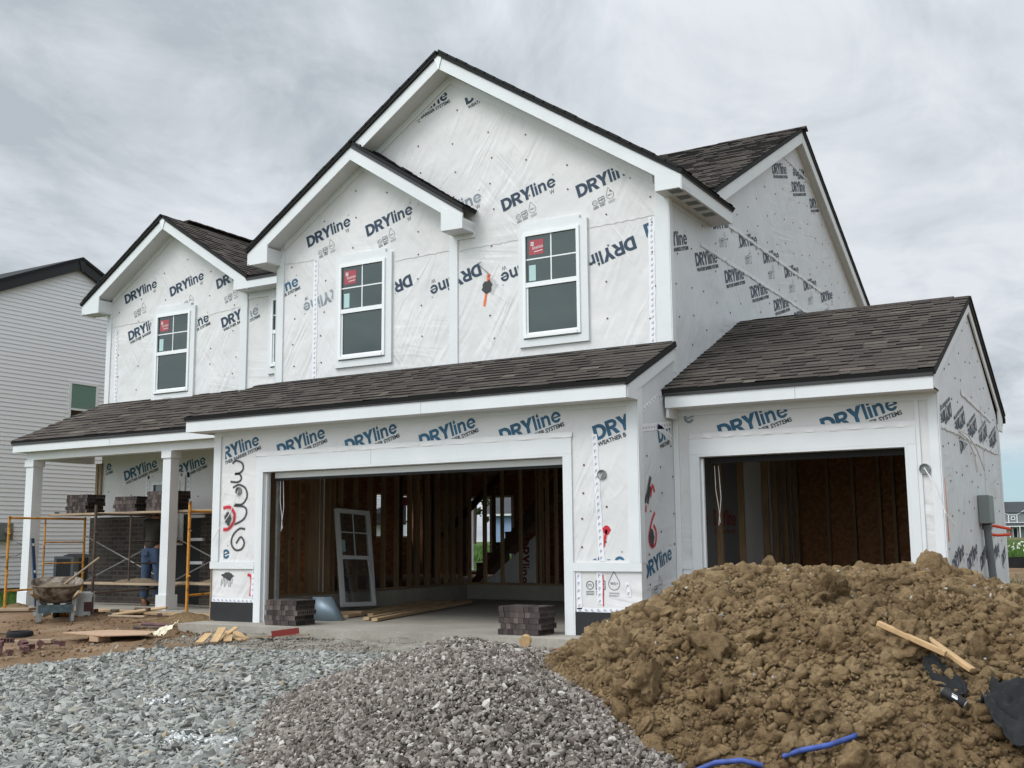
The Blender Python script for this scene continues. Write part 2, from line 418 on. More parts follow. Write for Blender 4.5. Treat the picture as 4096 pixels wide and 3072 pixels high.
def polys_text(word='DRYline',width=.885,cap=.186):
    out=[];x=0
    for ch in word:
        ps,w=GL[ch]
        out+=[[(px+x,py) for px,py in p] for p in ps]; x+=w+.035
    x-=.045
    return [[(a*width/x,b*cap) for a,b in p] for p in out]
_tc={}
def text_mesh(s,size=1.0,bold=.0,align='LEFT'):
    k=(s,bold)
    if k not in _tc:
        cu=bpy.data.curves.new('t','FONT');cu.body=s;cu.size=1;cu.offset=bold;cu.resolution_u=3
        ob=bpy.data.objects.new('t',cu);COL.objects.link(ob)
        dg=bpy.context.evaluated_depsgraph_get();me=bpy.data.meshes.new_from_object(ob.evaluated_get(dg))
        vs=[(v.co.x,v.co.y) for v in me.vertices];fs=[tuple(p.vertices) for p in me.polygons]
        bpy.data.objects.remove(ob);bpy.data.curves.remove(cu);bpy.data.meshes.remove(me)
        _tc[k]=(vs,fs)
    return _tc[k]
def fit_text(s,width=None,height=None,bold=0):
    vs,fs=text_mesh(s,bold=bold)
    x0=min(v[0] for v in vs);x1=max(v[0] for v in vs);y0=min(v[1] for v in vs);y1=max(v[1] for v in vs)
    h=height/(y1-y0) if height else None; w=width/(x1-x0) if width else None
    h=h or w; w=w or h
    return [((x-x0)*w,(y-y0)*h) for x,y in vs],fs
class Decal:
    """flat print on a wall plane; frame: origin O, right U, up V, normal N"""
    def __init__(s,O,U,V,N): s.O=Vector(O);s.U=Vector(U);s.V=Vector(V);s.N=Vector(N);s.bm=bmesh.new();s.nm=0
    def put(s,vs,fs,at,rot=0,m=0,d=.002,clips=(),flip=False):
        c,sn=math.cos(rot),math.sin(rot)
        b=bmesh.new();V=[]
        for x,y in vs:
            X=at[0]+x*c-y*sn;Y=at[1]+x*sn+y*c
            V.append(b.verts.new((X,Y,d)))
        for f in fs:
            try: b.faces.new([V[i] for i in f]).material_index=m
            except Exception: pass
        for (px,py,nx,ny) in clips:   # keep the side opposite to n
            bmesh.ops.bisect_plane(b,geom=b.verts[:]+b.edges[:]+b.faces[:],dist=1e-6,plane_co=(px,py,0),plane_no=(nx,ny,0),clear_outer=True)
        me=bpy.data.meshes.new('t');b.to_mesh(me);b.free();s.bm.from_mesh(me);bpy.data.meshes.remove(me)
    def polys(s,ps,at,rot=0,m=0,d=.002,clips=()):
        vs=[];fs=[]
        for p in ps: fs.append([len(vs)+i for i in range(len(p))]);vs+=list(p)
        s.put(vs,fs,at,rot,m,d,clips)
    def done(s,name,mats,parent):
        me=bpy.data.meshes.new(name)
        off=Vector(parent['wl'])
        for v in s.bm.verts:
            x,y,z=v.co; v.co=s.O+s.U*x+s.V*y+s.N*z-off
        s.bm.to_mesh(me);s.bm.free()
        for m in mats: me.materials.append(m)
        o=bpy.data.objects.new(name,me);COL.objects.link(o);o.parent=parent;o['wl']=tuple(off)
        return o
LOGO=polys_text()
R16=math.radians(15.8)
def rect(a,b,c,d): return [(a,c),(b,c),(b,d),(a,d)]
def outline(pts,w,closed=True):
    n=len(pts);q=[]
    for i in range(n if closed else n-1):
        a=Vector((*pts[i],0));b=Vector((*pts[(i+1)%n],0));d=(b-a)
        if d.length<1e-6: continue
        d.normalize();p=Vector((-d.y,d.x,0))*w/2
        q.append([tuple((a-p)[:2]),tuple((b-p)[:2]),tuple((b+p)[:2]),tuple((a+p)[:2])])
    return q
def logo(frame,parent,at,style='WBS',flip=False,clips=(),ink='ink',rot=None,scale=1.0,marks=False,fade=None):
    """at = lower-left of the D on the wall; clips in wall coordinates"""
    D=Decal(*frame);r=(R16 if rot is None else rot)
    if flip: r+=PI
    ps=[[(x*scale,y*scale) for x,y in p] for p in LOGO]
    D.polys(ps,at,r,0,.0022,clips)
    c,s=math.cos(r),math.sin(r)
    def loc(x,y): return (at[0]+x*c-y*s,at[1]+x*s+y*c)
    if style=='WBS':
        vs,fs=fit_text('WEATHER BARRIER SYSTEMS',.89*scale,.054*scale,.035);D.put(vs,fs,loc(.012*scale,-.075*scale),r,1,.0022,clips)
    elif style=='W':
        vs,fs=fit_text('W',.072*scale,.065*scale);D.put(vs,fs,loc(.76*scale,-.09*scale),r,1,.0022,clips)
    vs,fs=fit_text('°',.02*scale);D.put(vs,fs,loc(.87*scale,.16*scale),r,1,.0022,clips)
    return D.done('printed_logo',[M[ink],M['inkb']],parent)
def marks(frame,parent,at,clips=(),rot=None,qr=True,sc=1.0):
    D=Decal(*frame);r=R16 if rot is None else rot
    c,s=math.cos(r),math.sin(r)
    def loc(x,y): return (at[0]+x*c-y*s,at[1]+x*s+y*c)
    D.polys(outline([(x*sc,y*sc) for x,y in arc(0,0,.036,.036,0,360,14)[:-1]],.006*sc),loc(0,.045*sc),r,0,.002,clips)
    vs,fs=fit_text('ETL',.045*sc);D.put(vs,fs,loc(-.022*sc,.035*sc),r,0,.002,clips)
    D.polys(outline([(x*sc,y*sc) for x,y in rect(.06,.15,.01,.085)],.007*sc),loc(0,0),r,0,.002,clips)
    vs,fs=fit_text('NSP',.07*sc,None,.02);D.put(vs,fs,loc(.07*sc,.034*sc),r,0,.002,clips)
    drop=[(0,.17)]+arc(0,.06,.055,.055,40,-220,12)
    D.polys(outline([(x*sc,y*sc) for x,y in drop],.005*sc),loc(.24*sc,0),r,0,.002,clips)
    vs,fs=fit_text('90%+',.075*sc);D.put(vs,fs,loc(.203*sc,.05*sc),r,0,.002,clips)
    for k,tx in enumerate(('DRAINAGE','EFFICIENCY')):
        vs,fs=fit_text(tx,.10*sc,.014*sc);D.put(vs,fs,loc(.19*sc,(-.03-.022*k)*sc),r,0,.002,clips)
    for x0 in (-.04,.06):
        for k in range(3): D.polys([rect(x0*sc,(x0+.08)*sc,(-.012-.014*k)*sc,(-.007-.014*k)*sc)],loc(0,0),r,0,.002,clips)
    return D.done('certification_marks',[M['inkb']],parent)
def ribbon(D,pts,w,m=0,d=.003,n=6):
    # smooth Catmull-Rom stroke
    P=[pts[0]]+list(pts)+[pts[-1]];Q=[]
    for i in range(1,len(P)-2):
        for k in range(n):
            t=k/n
            q=[.5*((2*P[i][j])+(-P[i-1][j]+P[i+1][j])*t+(2*P[i-1][j]-5*P[i][j]+4*P[i+1][j]-P[i+2][j])*t*t+(-P[i-1][j]+3*P[i][j]-3*P[i+1][j]+P[i+2][j])*t**3) for j in (0,1)]
            Q.append(q)
    Q.append(list(P[-2]));L=[];Rr=[]
    for i,q in enumerate(Q):
        a=Q[max(0,i-1)];b=Q[min(len(Q)-1,i+1)];dx,dy=b[0]-a[0],b[1]-a[1];l=math.hypot(dx,dy) or 1
        ww=(w[min(len(w)-1,int(i/len(Q)*len(w)))] if isinstance(w,(list,tuple)) else w)/2
        L.append((q[0]-dy/l*ww,q[1]+dx/l*ww));Rr.append((q[0]+dy/l*ww,q[1]-dx/l*ww))
    vs=L+Rr;k=len(L);D.put(vs,[(i,i+k,i+k+1,i+1) for i in range(k-1)],(0,0),0,m,d)
def spray(D,pts,w,m=0,soft=1):
    ribbon(D,pts,w*1.9,soft,.0026);ribbon(D,pts,w,m,.0034)
def blob(D,c,rx,ry,m=0,d=.0034,jit=.25,n=18,seed=0):
    R=random.Random(seed);pts=[(c[0]+rx*(1+R.uniform(-jit,jit))*math.cos(2*PI*i/n),c[1]+ry*(1+R.uniform(-jit,jit))*math.sin(2*PI*i/n)) for i in range(n)]
    D.put(pts,[tuple(range(n))],(0,0),0,m,d)
def tape(frame,parent,p,q,w=.05,seed=1,name='seam_tape'):
    """white tape with a repeating blue curl"""
    D=Decal(*frame);R=random.Random(seed)
    L=math.hypot(q[0]-p[0],q[1]-p[1]);ang=math.atan2(q[1]-p[1],q[0]-p[0]);n=max(2,int(L/.08))
    up=[];dn=[]
    for i in range(n+1):
        t=i/n*L;j=R.uniform(-.006,.006);up.append((t,w/2+j));dn.append((t,-w/2+j))
    vs=up+dn;k=n+1;D.put(vs,[(i,i+k,i+k+1,i+1) for i in range(n)],p,ang,0,.004)
    m=int(L/.075)
    c,s=math.cos(ang),math.sin(ang)
    for i in range(m):
        t=(i+.5)*L/m
        o=(p[0]+t*c,p[1]+t*s)
        D.polys(outline(arc(0,0,.010,.012,60,-260,7),.005,False),o,ang,1,.0055)
        D.polys([rect(.008,.032,-.014,-.010)],o,ang+R.uniform(-.3,.3),1,.0056)
    return D.done(name,[M['tape'],M['tapeink']],parent)
# ------------------------------------------------------------------ the unfinished house
XR=.96;XL=-5.74;LL=-11.1;LR=-7.44;YM=1.16;YL=2.27;YF=.855;YLF=1.965;XW=4.09;YS=1.09
HS=thing('unfinished_house','two storey house wrapped in white sheeting with two open garage bays and brown shingle roofs','house',(0,0,0))
def FR(y): return ((0,y,0),(1,0,0),(0,0,1),(0,-1,0))
def SD(x): return ((x,0,0),(0,1,0),(0,0,1),(1,0,0))
def part(mb,name,mat,parent=HS,**k): return mb.build(name,mat if not isinstance(mat,str) else M[mat],parent,**k)
zt=lambda x:8.11-.665*abs(x+2.43)        # top of the big rake boards
zb=lambda x:7.92-.66*abs(x+2.43)
# --- walls (wrapped sheathing)
wy=YM+.02
w_main=part(MB().prism([(XL,3.2),(XR,3.2),(XR,5.70),(-2.43,7.95),(XL,5.76)],'y',wy,wy+.12),'wall','wrap')
w_main['label']='white wrapped upper front wall with two windows'
w_left=part(MB().prism([(LL,2.65),(XL,2.65),(XL,5.58),(LR,5.60),(-9.33,6.90),(LL,5.70)],'y',YL+.02,YL+.14),'wall','wrap')
w_porch=part(MB().box(LL,XL-.0,YL+.02,YL+.14,0.05,2.65),'wall','wrap')
# big garage front, opening -4.89..0
g=MB().box(-5.83,-4.89,.02,.16,.0,2.74).box(0,XR,.02,.16,-.02,2.74).box(-4.89,0,.02,.16,2.134,2.74)
w_gar=part(g,'wall','wrap');w_gar['label']='wrapped ground floor wall round the wide garage opening'
# side wall x = XR : upper part with gable, lower part
sidepoly=[(YM+.14,2.6),(12.2,2.6),(12.2,5.62),(7.27,8.30),(YL,5.70),(YM+.14,5.49)]
w_side=part(MB().prism(sidepoly,'x',XR-.14,XR-.004),'wall','wrap_shaded');w_side['label']='tall white wrapped gable end wall on the right'
w_gside=part(MB().prism([(.16,0),(YS,0),(YS,3.45),(.16,2.98)],'x',XR-.14,XR-.004),'wall','wrap_shaded')
w_up=part(MB().box(XR-.14,XR-.004,YS,YM+.14,2.6,3.5),'wall','wrap_shaded')
# small garage
g=MB().box(XR,1.262,YS+.02,YS+.16,0,2.72).box(3.75,XW,YS+.02,YS+.16,0,2.72).box(1.262,3.75,YS+.02,YS+.16,2.134,2.72)
w_small=part(g,'wall','wrap');w_small['label']='wrapped front wall of the single garage bay'
w_sside=part(MB().prism([(YS+.16,0),(6.4,0),(6.4,2.85),(3.85,4.18),(YS+.16,2.92)],'x',XW-.14,XW-.004),'wall','wrap_shaded')
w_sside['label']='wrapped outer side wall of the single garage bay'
part(MB().box(XR,XW-.15,6.3,6.4,0,2.8),'wall','osb')
part(MB().box(XR,XR+.02,YS+.17,6.29,0,2.7),'wall','wrap').__setitem__('label','wrapped inner wall of the single garage bay')
# rear and left walls with openings (patio door, side windows)
r=MB().box(-11.1,-9.10,12.1,12.22,0,5.6).box(-7.82,XR-.15,12.1,12.22,0,5.6).box(-9.10,-7.82,12.1,12.22,2.24,5.6).box(-9.10,-7.82,12.1,12.22,0,.33)
part(r,'wall','osb')
l=MB().box(LL,LL+.13,YL+.15,10.63,0,5.5).box(LL,LL+.13,12.17,12.09,0,5.5).box(LL,LL+.13,10.63,12.09,2.34,5.5).box(LL,LL+.13,10.63,12.09,0,1.22).box(LL,LL+.13,11.02,11.38,1.22,2.34)
part(l,'wall','osb')
# --- floors and slabs
sl=part(MB().box(-5.86,XR+.02,-.56,6.6,-.45,0),'floor_slab','concrete');sl['label']='pale concrete garage slab with a front lip'
c=MB().box(-5.80,-5.62,.2,6.7,0,.27).box(-5.62,XR-.15,6.55,6.72,0,.27);part(c,'curb','concrete')
part(MB().box(XR+.03,XW-.02,YS-.3,6.3,-.45,-.002),'floor_slab','concrete')
part(MB().box(-11.55,-5.87,.78,2.26,-.3,.05),'floor_slab','concrete').__setitem__('label','narrow concrete porch floor')
part(MB().box(-11.0,-5.82,2.42,12.09,0,.28).box(-5.82,XR-.15,6.74,12.09,0,.28),'floor_deck','osb')
# ceilings (dark joists)
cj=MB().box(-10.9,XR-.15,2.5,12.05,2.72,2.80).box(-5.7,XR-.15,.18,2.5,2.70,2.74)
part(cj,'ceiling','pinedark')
for i in range(14):
    part(MB().box(-5.6+i*.46,-5.56+i*.46,.2,6.5,2.45,2.70),'ceiling_joist','stud')
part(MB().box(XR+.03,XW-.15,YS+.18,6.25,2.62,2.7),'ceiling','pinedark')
# --- trims
def trim(x0,x1,z0,z1,Y,name='trim_board',mat='trim',t=.02,parent=HS): return part(MB().box(x0,x1,Y-.001,Y+t,z0,z1),name,mat,parent)
# big garage opening
trim(-4.985,.09,2.134,2.32,0,'header_board');trim(-4.985,-4.89,-.0,2.132,0,'casing');trim(0,.09,-.0,2.132,0,'casing')
part(MB().box(-4.889,-4.86,.0,.17,0,2.104),'jamb','trim');part(MB().box(-.03,-.001,.0,.17,0,2.104),'jamb','trim');part(MB().box(-4.889,-.001,.0,.17,2.105,2.133),'jamb','trim')
part(MB().box(-4.858,-4.83,.06,.10,0,2.08),'weather_stop','vinyl')
trim(-5.83,-5.69,.84,2.74,-.002,'corner_board');trim(.82,.96,.84,2.74,-.002,'corner_board')
part(MB().box(XR-.003,XR+.012,-.003,.13,.84,3.0),'corner_board','trim')
trim(-5.845,-4.986,.74,.838,-.006,'band_board');trim(.092,.975,.74,.838,-.006,'band_board')
trim(-5.688,.818,2.66,2.738,.001,'frieze_board')
part(MB().box(-5.83,-5.815,.0,.15,0,.74),'edge_board','plank')
part(MB().box(.094,.108,-.0,.02,0,.735),'edge_board','vinyl')
# black membrane at the base of both piers
part(MB().box(-5.81,-4.99,.004,.018,-.02,.27),'base_membrane','membrane');part(MB().box(.11,.95,.004,.018,-.05,.27),'base_membrane','membrane')
part(MB().box(XR-.003,XR+.004,.02,YS,-.05,.2),'base_membrane','membrane')
# small garage opening
trim(1.166,3.845,2.134,2.32,YS,'header_board');trim(1.166,1.262,0,2.132,YS,'casing');trim(3.75,3.845,0,2.132,YS,'casing')
part(MB().box(1.263,1.29,YS,YS+.17,0,2.104),'jamb','trim');part(MB().box(3.72,3.749,YS,YS+.17,0,2.104),'jamb','trim');part(MB().box(1.263,3.749,YS,YS+.17,2.105,2.133),'jamb','trim')
part(MB().box(1.292,1.32,YS+.06,YS+.1,0,2.08),'weather_stop','vinyl')
trim(XR,1.03,.0,2.72,YS-.002,'corner_board');trim(3.99,4.09,0,2.72,YS-.002,'corner_board')
trim(3.847,3.89,.28,2.66,YS+.004,'casing');trim(3.89,3.99,.28,.36,YS+.004,'casing')
part(MB().box(XW-.003,XW+.012,YS-.003,YS+.11,0,2.9),'corner_board','trim')
part(MB().box(XW-.003,XW+.012,6.28,6.40,0,2.7),'corner_board','trim')
trim(1.032,1.165,.74,.84,YS-.004,'band_board')
trim(1.03,3.99,2.62,2.70,YS+.001,'frieze_board')
part(MB().box(1.04,1.16,YS+.008,YS+.019,.28,.74),'loose_wrap','tape')
# rolled-up doors just showing under the headers
d=MB().box(-4.80,-.06,.19,.23,2.02,2.10);part(d,'garage_door','vinyl').__setitem__('label','bottom section of the raised wide garage door')
part(MB().box(-4.80,-.06,.185,.235,1.985,2.02),'door_seal','black')
part(MB().box(1.34,3.70,YS+.19,YS+.23,2.03,2.10),'garage_door','black')
for x in (-4.80,-.05): part(MB().box(x-.02,x+.02,.24,.30,.05,2.0),'door_track','galv')
for xx in (-4.72,1.40):
    yy=.22 if xx<0 else YS+.24
    part(MB().tube([(xx,yy,2.0),(xx+.01,yy-.01,1.7),(xx+.04,yy,1.45),(xx+.05,yy,1.30)],.004).tube([(xx+.05,yy,2.0),(xx+.07,yy,1.6),(xx+.045,yy-.01,1.38),(xx+.03,yy,1.27)],.004),'pull_cord','white')
# corner boards upstairs
trim(.76,.96,3.50,5.60,YM,'corner_board');trim(XL,-5.60,3.45,5.60,YM,'corner_board')
part(MB().box(XR-.003,XR+.012,YM-.001,YM+.10,3.5,5.49),'corner_board','trim')
part(MB().box(XL-.012,XL+.003,YM-.001,YL+.02,3.4,5.49),'wall','trim')
trim(LL,-10.98,3.6,5.70,YL,'corner_board');trim(-7.60,LR,3.60,5.60,YL-.012,'corner_board',t=.03)
trim(-2.44,-2.30,3.55,5.47,YM,'panel_board');trim(-2.299,-2.0,5.40,5.47,YM,'panel_board')
trim(-7.43,-5.80,5.36,5.47,YL+.001,'frieze_board')
# gable trims following the rakes, on the wall
def rakeboard(mb,x0,z0,x1,z1,h,y0,y1): mb.prism([(x0,z0),(x1,z1),(x1,z1-h),(x0,z0-h)],'y',y0,y1)
m=MB();rakeboard(m,-2.43,7.93,.75,7.93-.66*3.18,.12,YM,YM+.021);rakeboard(m,-2.43,7.93,-3.93,7.93-.66*1.5,.12,YM-.001,YM+.0205);part(m,'frieze_board','trim')
m=MB();rakeboard(m,-4.04,6.86,-2.30,6.86-.66*1.74,.10,YM,YM+.021);rakeboard(m,-4.04,6.86,-5.60,6.86-.66*1.56,.10,YM-.001,YM+.0205);part(m,'frieze_board','trim')
m=MB();rakeboard(m,-9.33,6.88,-7.6,6.88-.66*1.73,.10,YL,YL+.021);rakeboard(m,-9.33,6.88,-10.98,6.88-.66*1.65,.10,YL-.001,YL+.0205);part(m,'frieze_board','trim')
# --- rakes : fascia boards, drip edge, sloping soffit
def rake(xa,za,xb,h,y0,y1,slope,name='rake_board'):
    """board from apex (xa, top za) to xb along slope; y0 = front face"""
    zbk=za-slope*abs(xb-xa)
    part(MB().prism([(xa,za),(xb,zbk),(xb,zbk-h),(xa,za-h)],'y',y0,y0+.025),name,'trim')
    part(MB().prism([(xa,za-h*.55),(xb,zbk-h*.55),(xb,zbk-h+.015),(xa,za-h+.015)],'y',y0+.026,y1),'soffit','soffit')
    part(MB().prism([(xa,za+.055),(xb,zbk+.055),(xb,zbk+.001),(xa,za+.001)],'y',y0-.012,y0+.02),'drip_edge','drip')
rake(-2.43,8.11,1.268,.19,YF,YM+.02,.665);rake(-2.43,8.11,-6.10,.19,YF,YM+.02,.665)
# small false gable on the left of the big one: its right slope only (left slope is shared)
za=zt(-4.04)
rake(-4.04,7.035,-2.015,.19,YF-.001,YM+.02,.665)
# gable returns
def ret(poly,x0,x1,y0,y1,z,zz):
    part(MB().prism(poly,'y',y0,y0+.026),'return_board','trim')
    part(MB().box(x0,x1,y0+.027,y1,z+.001,z+.02),'soffit','soffit')
part(MB().prism([(.907,5.488),(1.257,5.488),(1.257,5.66),(.907,5.80)],'y',YF-.004,YF+.022),'return_board','trim')
part(MB().box(1.235,1.257,YF+.023,2.78,5.488,5.66),'fascia','trim')
part(MB().box(.907,1.234,YF+.023,2.78,5.489,5.505),'soffit','soffit')
part(MB().box(.907,.925,YF+.023,YM+.02,5.506,5.72),'return_board','trim')
part(MB().box(1.225,1.275,YF,2.80,5.661,5.715),'drip_edge','drip')
part(MB().prism([(-6.058,5.477),(-5.68,5.477),(-5.68,5.80),(-6.058,5.66)],'y',YF-.004,YF+.022),'return_board','trim')
part(MB().box(-6.05,-5.68,YF+.023,2.2,5.478,5.495),'soffit','soffit');part(MB().box(-5.70,-5.68,YF+.023,YM+.02,5.496,5.72),'return_board','trim')
part(MB().box(-6.058,-6.04,YF+.023,2.2,5.478,5.66),'fascia','trim')
part(MB().prism([(-2.378,5.471),(-2.016,5.465),(-2.016,5.65),(-2.378,5.83)],'y',YF-.005,YF+.021),'return_board','trim')
part(MB().box(-2.036,-2.016,YF+.022,YM+.02,5.466,5.62),'return_board','trim');part(MB().box(-2.378,-2.037,YF+.022,YM+.02,5.467,5.485),'soffit','soffit')
part(MB().box(-2.378,-2.36,YF+.022,YM+.02,5.486,5.72),'return_board','trim')
# soffit vents
for y in (.98,1.27,1.57,1.87,2.17):
    v=MB()
    for k in range(7): v.box(1.06+.024*k,1.072+.024*k,y-.08,y+.08,5.482,5.4885)
    part(v,'soffit_vent','greybox')
# left gable
rake(-9.33,7.04,-7.17,.18,YLF,YL+.02,.655);rake(-9.33,7.04,-11.47,.18,YLF,YL+.02,.655)
part(MB().prism([(-11.402,5.473),(-10.99,5.473),(-10.99,5.80),(-11.402,5.61)],'y',YLF-.004,YLF+.022),'return_board','trim')
part(MB().box(-11.39,-11.0,YLF+.023,YL+.02,5.474,5.49),'soffit','soffit');part(MB().box(-11.01,-10.99,YLF+.023,YL+.02,5.491,5.72),'return_board','trim')
part(MB().prism([(-7.49,5.47),(XL-.02,5.47),(XL-.02,5.60),(-7.18,5.60),(-7.49,5.80)],'y',YLF-.005,YLF+.021),'fascia','trim')
part(MB().box(-7.18,XL-.02,YLF-.018,YLF+.02,5.601,5.655),'drip_edge','drip')
part(MB().box(-7.49,XL-.02,YLF+.022,YL+.02,5.471,5.49),'soffit','soffit')
# apex caps
part(MB().prism([(-2.50,8.09),(-2.43,8.13),(-2.36,8.09),(-2.42,7.90)],'y',YF-.014,YF-.002),'apex_cap','vinyl')
part(MB().prism([(-9.40,7.02),(-9.33,7.055),(-9.26,7.02),(-9.32,6.84)],'y',YLF-.014,YLF-.002),'apex_cap','vinyl')
# rear gable rake on the right side wall (x = XR .. 1.10)
sg=.518
def zr(y): return 8.34-sg*abs(y-7.27)
for ya,yb_ in ((7.27,2.40),(7.27,12.45)):
    part(MB().prism([(ya,zr(ya)),(yb_,zr(yb_)),(yb_,zr(yb_)-.20),(ya,zr(ya)-.20)],'x',1.075,1.10),'rake_board','trim')
    part(MB().prism([(ya,zr(ya)-.1),(yb_,zr(yb_)-.1),(yb_,zr(yb_)-.18),(ya,zr(ya)-.18)],'x',XR-.003,1.074),'soffit','soffit')
    part(MB().prism([(ya,zr(ya)+.055),(yb_,zr(yb_)+.055),(yb_,zr(yb_)+.001),(ya,zr(ya)+.001)],'x',1.07,1.115),'drip_edge','drip')
# garage eaves
part(MB().box(-6.10,XR+.005,-.308,-.283,2.717,2.872),'fascia','trim');part(MB().box(-6.10,XR+.01,-.325,-.28,2.873,2.925),'drip_edge','drip')
part(MB().box(-6.10,XR-.01,-.282,.03,2.718,2.738),'soffit','soffit')
part(MB().box(-6.10,-6.08,-.282,.60,2.718,2.88),'fascia','trim')
part(MB().prism([(-.282,2.72),(-.282,2.86),(YM+.02,3.50),(YM+.02,3.36),(.0,2.84),(.0,2.72)],'x',XR-.002,XR+.02),'rake_board','trim')
part(MB().prism([(-.31,2.862),(-.31,2.915),(YM-.02,3.555),(YM-.02,3.502)],'x',XR-.01,XR+.03),'drip_edge','drip')
part(MB().box(XR+.03,4.115,.78,.805,2.698,2.84),'fascia','trim');part(MB().box(XR+.02,4.125,.762,.81,2.841,2.90),'drip_edge','drip')
part(MB().box(XR+.03,4.115,.806,YS+.02,2.699,2.72),'soffit','soffit')
part(MB().box(XR+.03,1.03,.806,YS,2.58,2.698),'return_board','trim')
part(MB().prism([(.806,2.70),(YS+.02,2.70),(YS+.02,2.98),(.806,2.86)],'x',XW+.002,4.115),'return_board','trim')
part(MB().prism([(6.3,2.69),(6.65,2.69),(6.65,2.86),(6.3,3.0)],'x',XW+.013,XW+.035),'return_board','trim')
# small garage rakes on the outer side
zs=lambda y:4.22-.447*abs(y-3.85)
for a,b in ((3.85,.80),(3.85,6.75)):
    part(MB().prism([(a,zs(a)),(b,zs(b)),(b,zs(b)-.13),(a,zs(a)-.13)],'x',XW+.014,XW+.034),'rake_board','trim')
    part(MB().prism([(a,zs(a)+.05),(b,zs(b)+.05),(b,zs(b)+.001),(a,zs(a)+.001)],'x',XW+.012,XW+.044),'drip_edge','drip')
# porch eave, beam, ceiling
part(MB().box(-11.68,-5.87,.80,.826,2.758,2.885),'fascia','trim');part(MB().box(-11.69,-6.12,.785,.83,2.886,2.94),'drip_edge','drip')
part(MB().box(-11.66,-5.87,.827,2.28,2.76,2.78),'porch_ceiling','soffit')
part(MB().prism([(.827,2.76),(2.27,2.76),(2.27,3.62),(.827,2.88)],'x',-11.68,-11.66),'fascia','trim')
part(MB().box(-11.47,-5.87,.95,1.14,2.62,2.759),'beam','trim');part(MB().box(-11.47,-11.28,1.141,2.27,2.62,2.759),'beam','trim')
for x0,w in ((-11.475,.20),(-7.955,.18)):
    p=part(MB().box(x0,x0+w,.95,.95+w,.28,2.50),'porch_post','trim')
    part(MB().box(x0-.022,x0+w+.022,.928,.972+w,2.50,2.619),'capital','trim',p)
    part(MB().box(x0-.03,x0+w+.03,.92,.98+w,.05,.29),'plinth','trim',p)
# --- shingle roofs
zG=lambda y:2.935+.43*(y+.345)
shingle_roof('roof',[[(-6.12,-.345,zG(-.345)),(XR+.04,-.345,zG(-.345)),(XR+.04,YM+.02,zG(YM+.02)),(-6.12,YM+.02,zG(YM+.02))]],HS,seed=3).__setitem__('label','long lower roof over the wide garage')
zP=lambda y:2.955+.52*(y-.77)
shingle_roof('roof',[[(-11.72,.77,zP(.77)),(-6.11,.77,zP(.77)),(-6.11,YL+.02,zP(YL+.02)),(-11.2,YL+.02,zP(YL+.02))],
   [(-7.5,YL+.025,3.735),(-6.14,.9,3.02),(-5.74,YM,3.575)],[(-7.5,YL+.025,3.735),(-5.74,YM,3.575),(-5.74,YL+.025,3.72)]],HS,seed=4).__setitem__('label','lower roof over the porch')
shingle_roof('roof',[[(XR+.0,.745,2.915),(4.145,.745,2.915),(4.145,3.85,4.30),(XR+.0,3.85,4.30)],[(4.145,6.96,2.915),(XR,6.96,2.915),(XR,3.85,4.30),(4.145,3.85,4.30)]],HS,seed=5).__setitem__('label','gabled roof over the single garage bay')
# ridge caps
rc=MB()
for i in range(14): 
    x=2.1-.11*0+i*.145
    rc.prism([(3.75,4.275),(3.85,4.325),(3.95,4.275),(3.95,4.255),(3.85,4.305),(3.75,4.255)],'x',x-.19,x-.055+.02)
part(rc,'ridge_cap','shingle')
# main body side-gabled roof
zB=lambda y:5.66+.518*(y-1.93)
shingle_roof('roof',[[(-7.17,1.935,zB(1.935)),(1.12,2.53,zB(2.53)),(1.12,7.27,zB(7.27)),(-9.33,7.27,zB(7.27)),(-9.33,4.75,zB(4.75))],[(-9.33,4.75,zB(4.75)),(-9.33,7.27,zB(7.27)),(-11.45,7.27,zB(7.27)),(-11.45,2.05,zB(2.05))],
  [(1.12,12.55,zB(1.99)),(-11.45,12.55,zB(1.99)),(-11.45,7.27,zB(7.27)),(1.12,7.27,zB(7.27))],
  [(-7.2,1.93,zB(1.93)),(-5.6,1.93,zB(1.93)),(1.12,2.53,zB(2.53)),(-6,2.6,zB(2.6))][:0] or [(-7.2,1.935,zB(1.93)+.003),(-5.9,1.935,zB(1.93)+.003),(-5.9,3.2,zB(3.2)+.003),(-7.2,3.2,zB(3.2)+.003)]],HS,seed=6).__setitem__('label','main roof rising behind the front gables')
# big front gable
yb=6.75
shingle_roof('roof',[[(1.30,YF-.03,zt(1.30)+.075),(1.30,2.80,zt(1.30)+.075),(-2.43,yb,8.175),(-2.43,YF-.03,8.175)],
   [(-6.14,YF-.03,zt(-6.14)+.075),(-6.14,3.1,zt(-6.14)+.075),(-2.43,yb,8.175),(-2.43,YF-.03,8.175)]],HS,seed=7,thick=.045).__setitem__('label','steep roof of the big front gable')
shingle_roof('roof',[[(-4.0,YF-.03,zt(-4.04)+.085),(-1.98,YF-.03,zt(-4.04)+.085-.665*2.02),(-1.98,YM+.03,zt(-4.04)+.085-.665*2.02),(-4.0,YM+.03,zt(-4.04)+.085)]],HS,seed=8,thick=.045)
zl=lambda x:7.115-.655*abs(x+9.33)
shingle_roof('roof',[[(-7.15,YLF-.03,zl(-7.15)),(-7.15,2.2,zl(-7.15)),(-9.33,4.9,7.115),(-9.33,YLF-.03,7.115)],
   [(-11.51,YLF-.03,zl(-11.51)),(-11.51,2.3,zl(-11.51)),(-9.33,4.9,7.115),(-9.33,YLF-.03,7.115)]],HS,seed=9,thick=.045).__setitem__('label','roof of the left front gable')
rc=MB()
for i in range(13):
    y=2.6+i*.15; rc.obox((-9.33,y,7.14+.004*(i%2)),(.10,0,0),(0,.09,0),(0,0,.012))
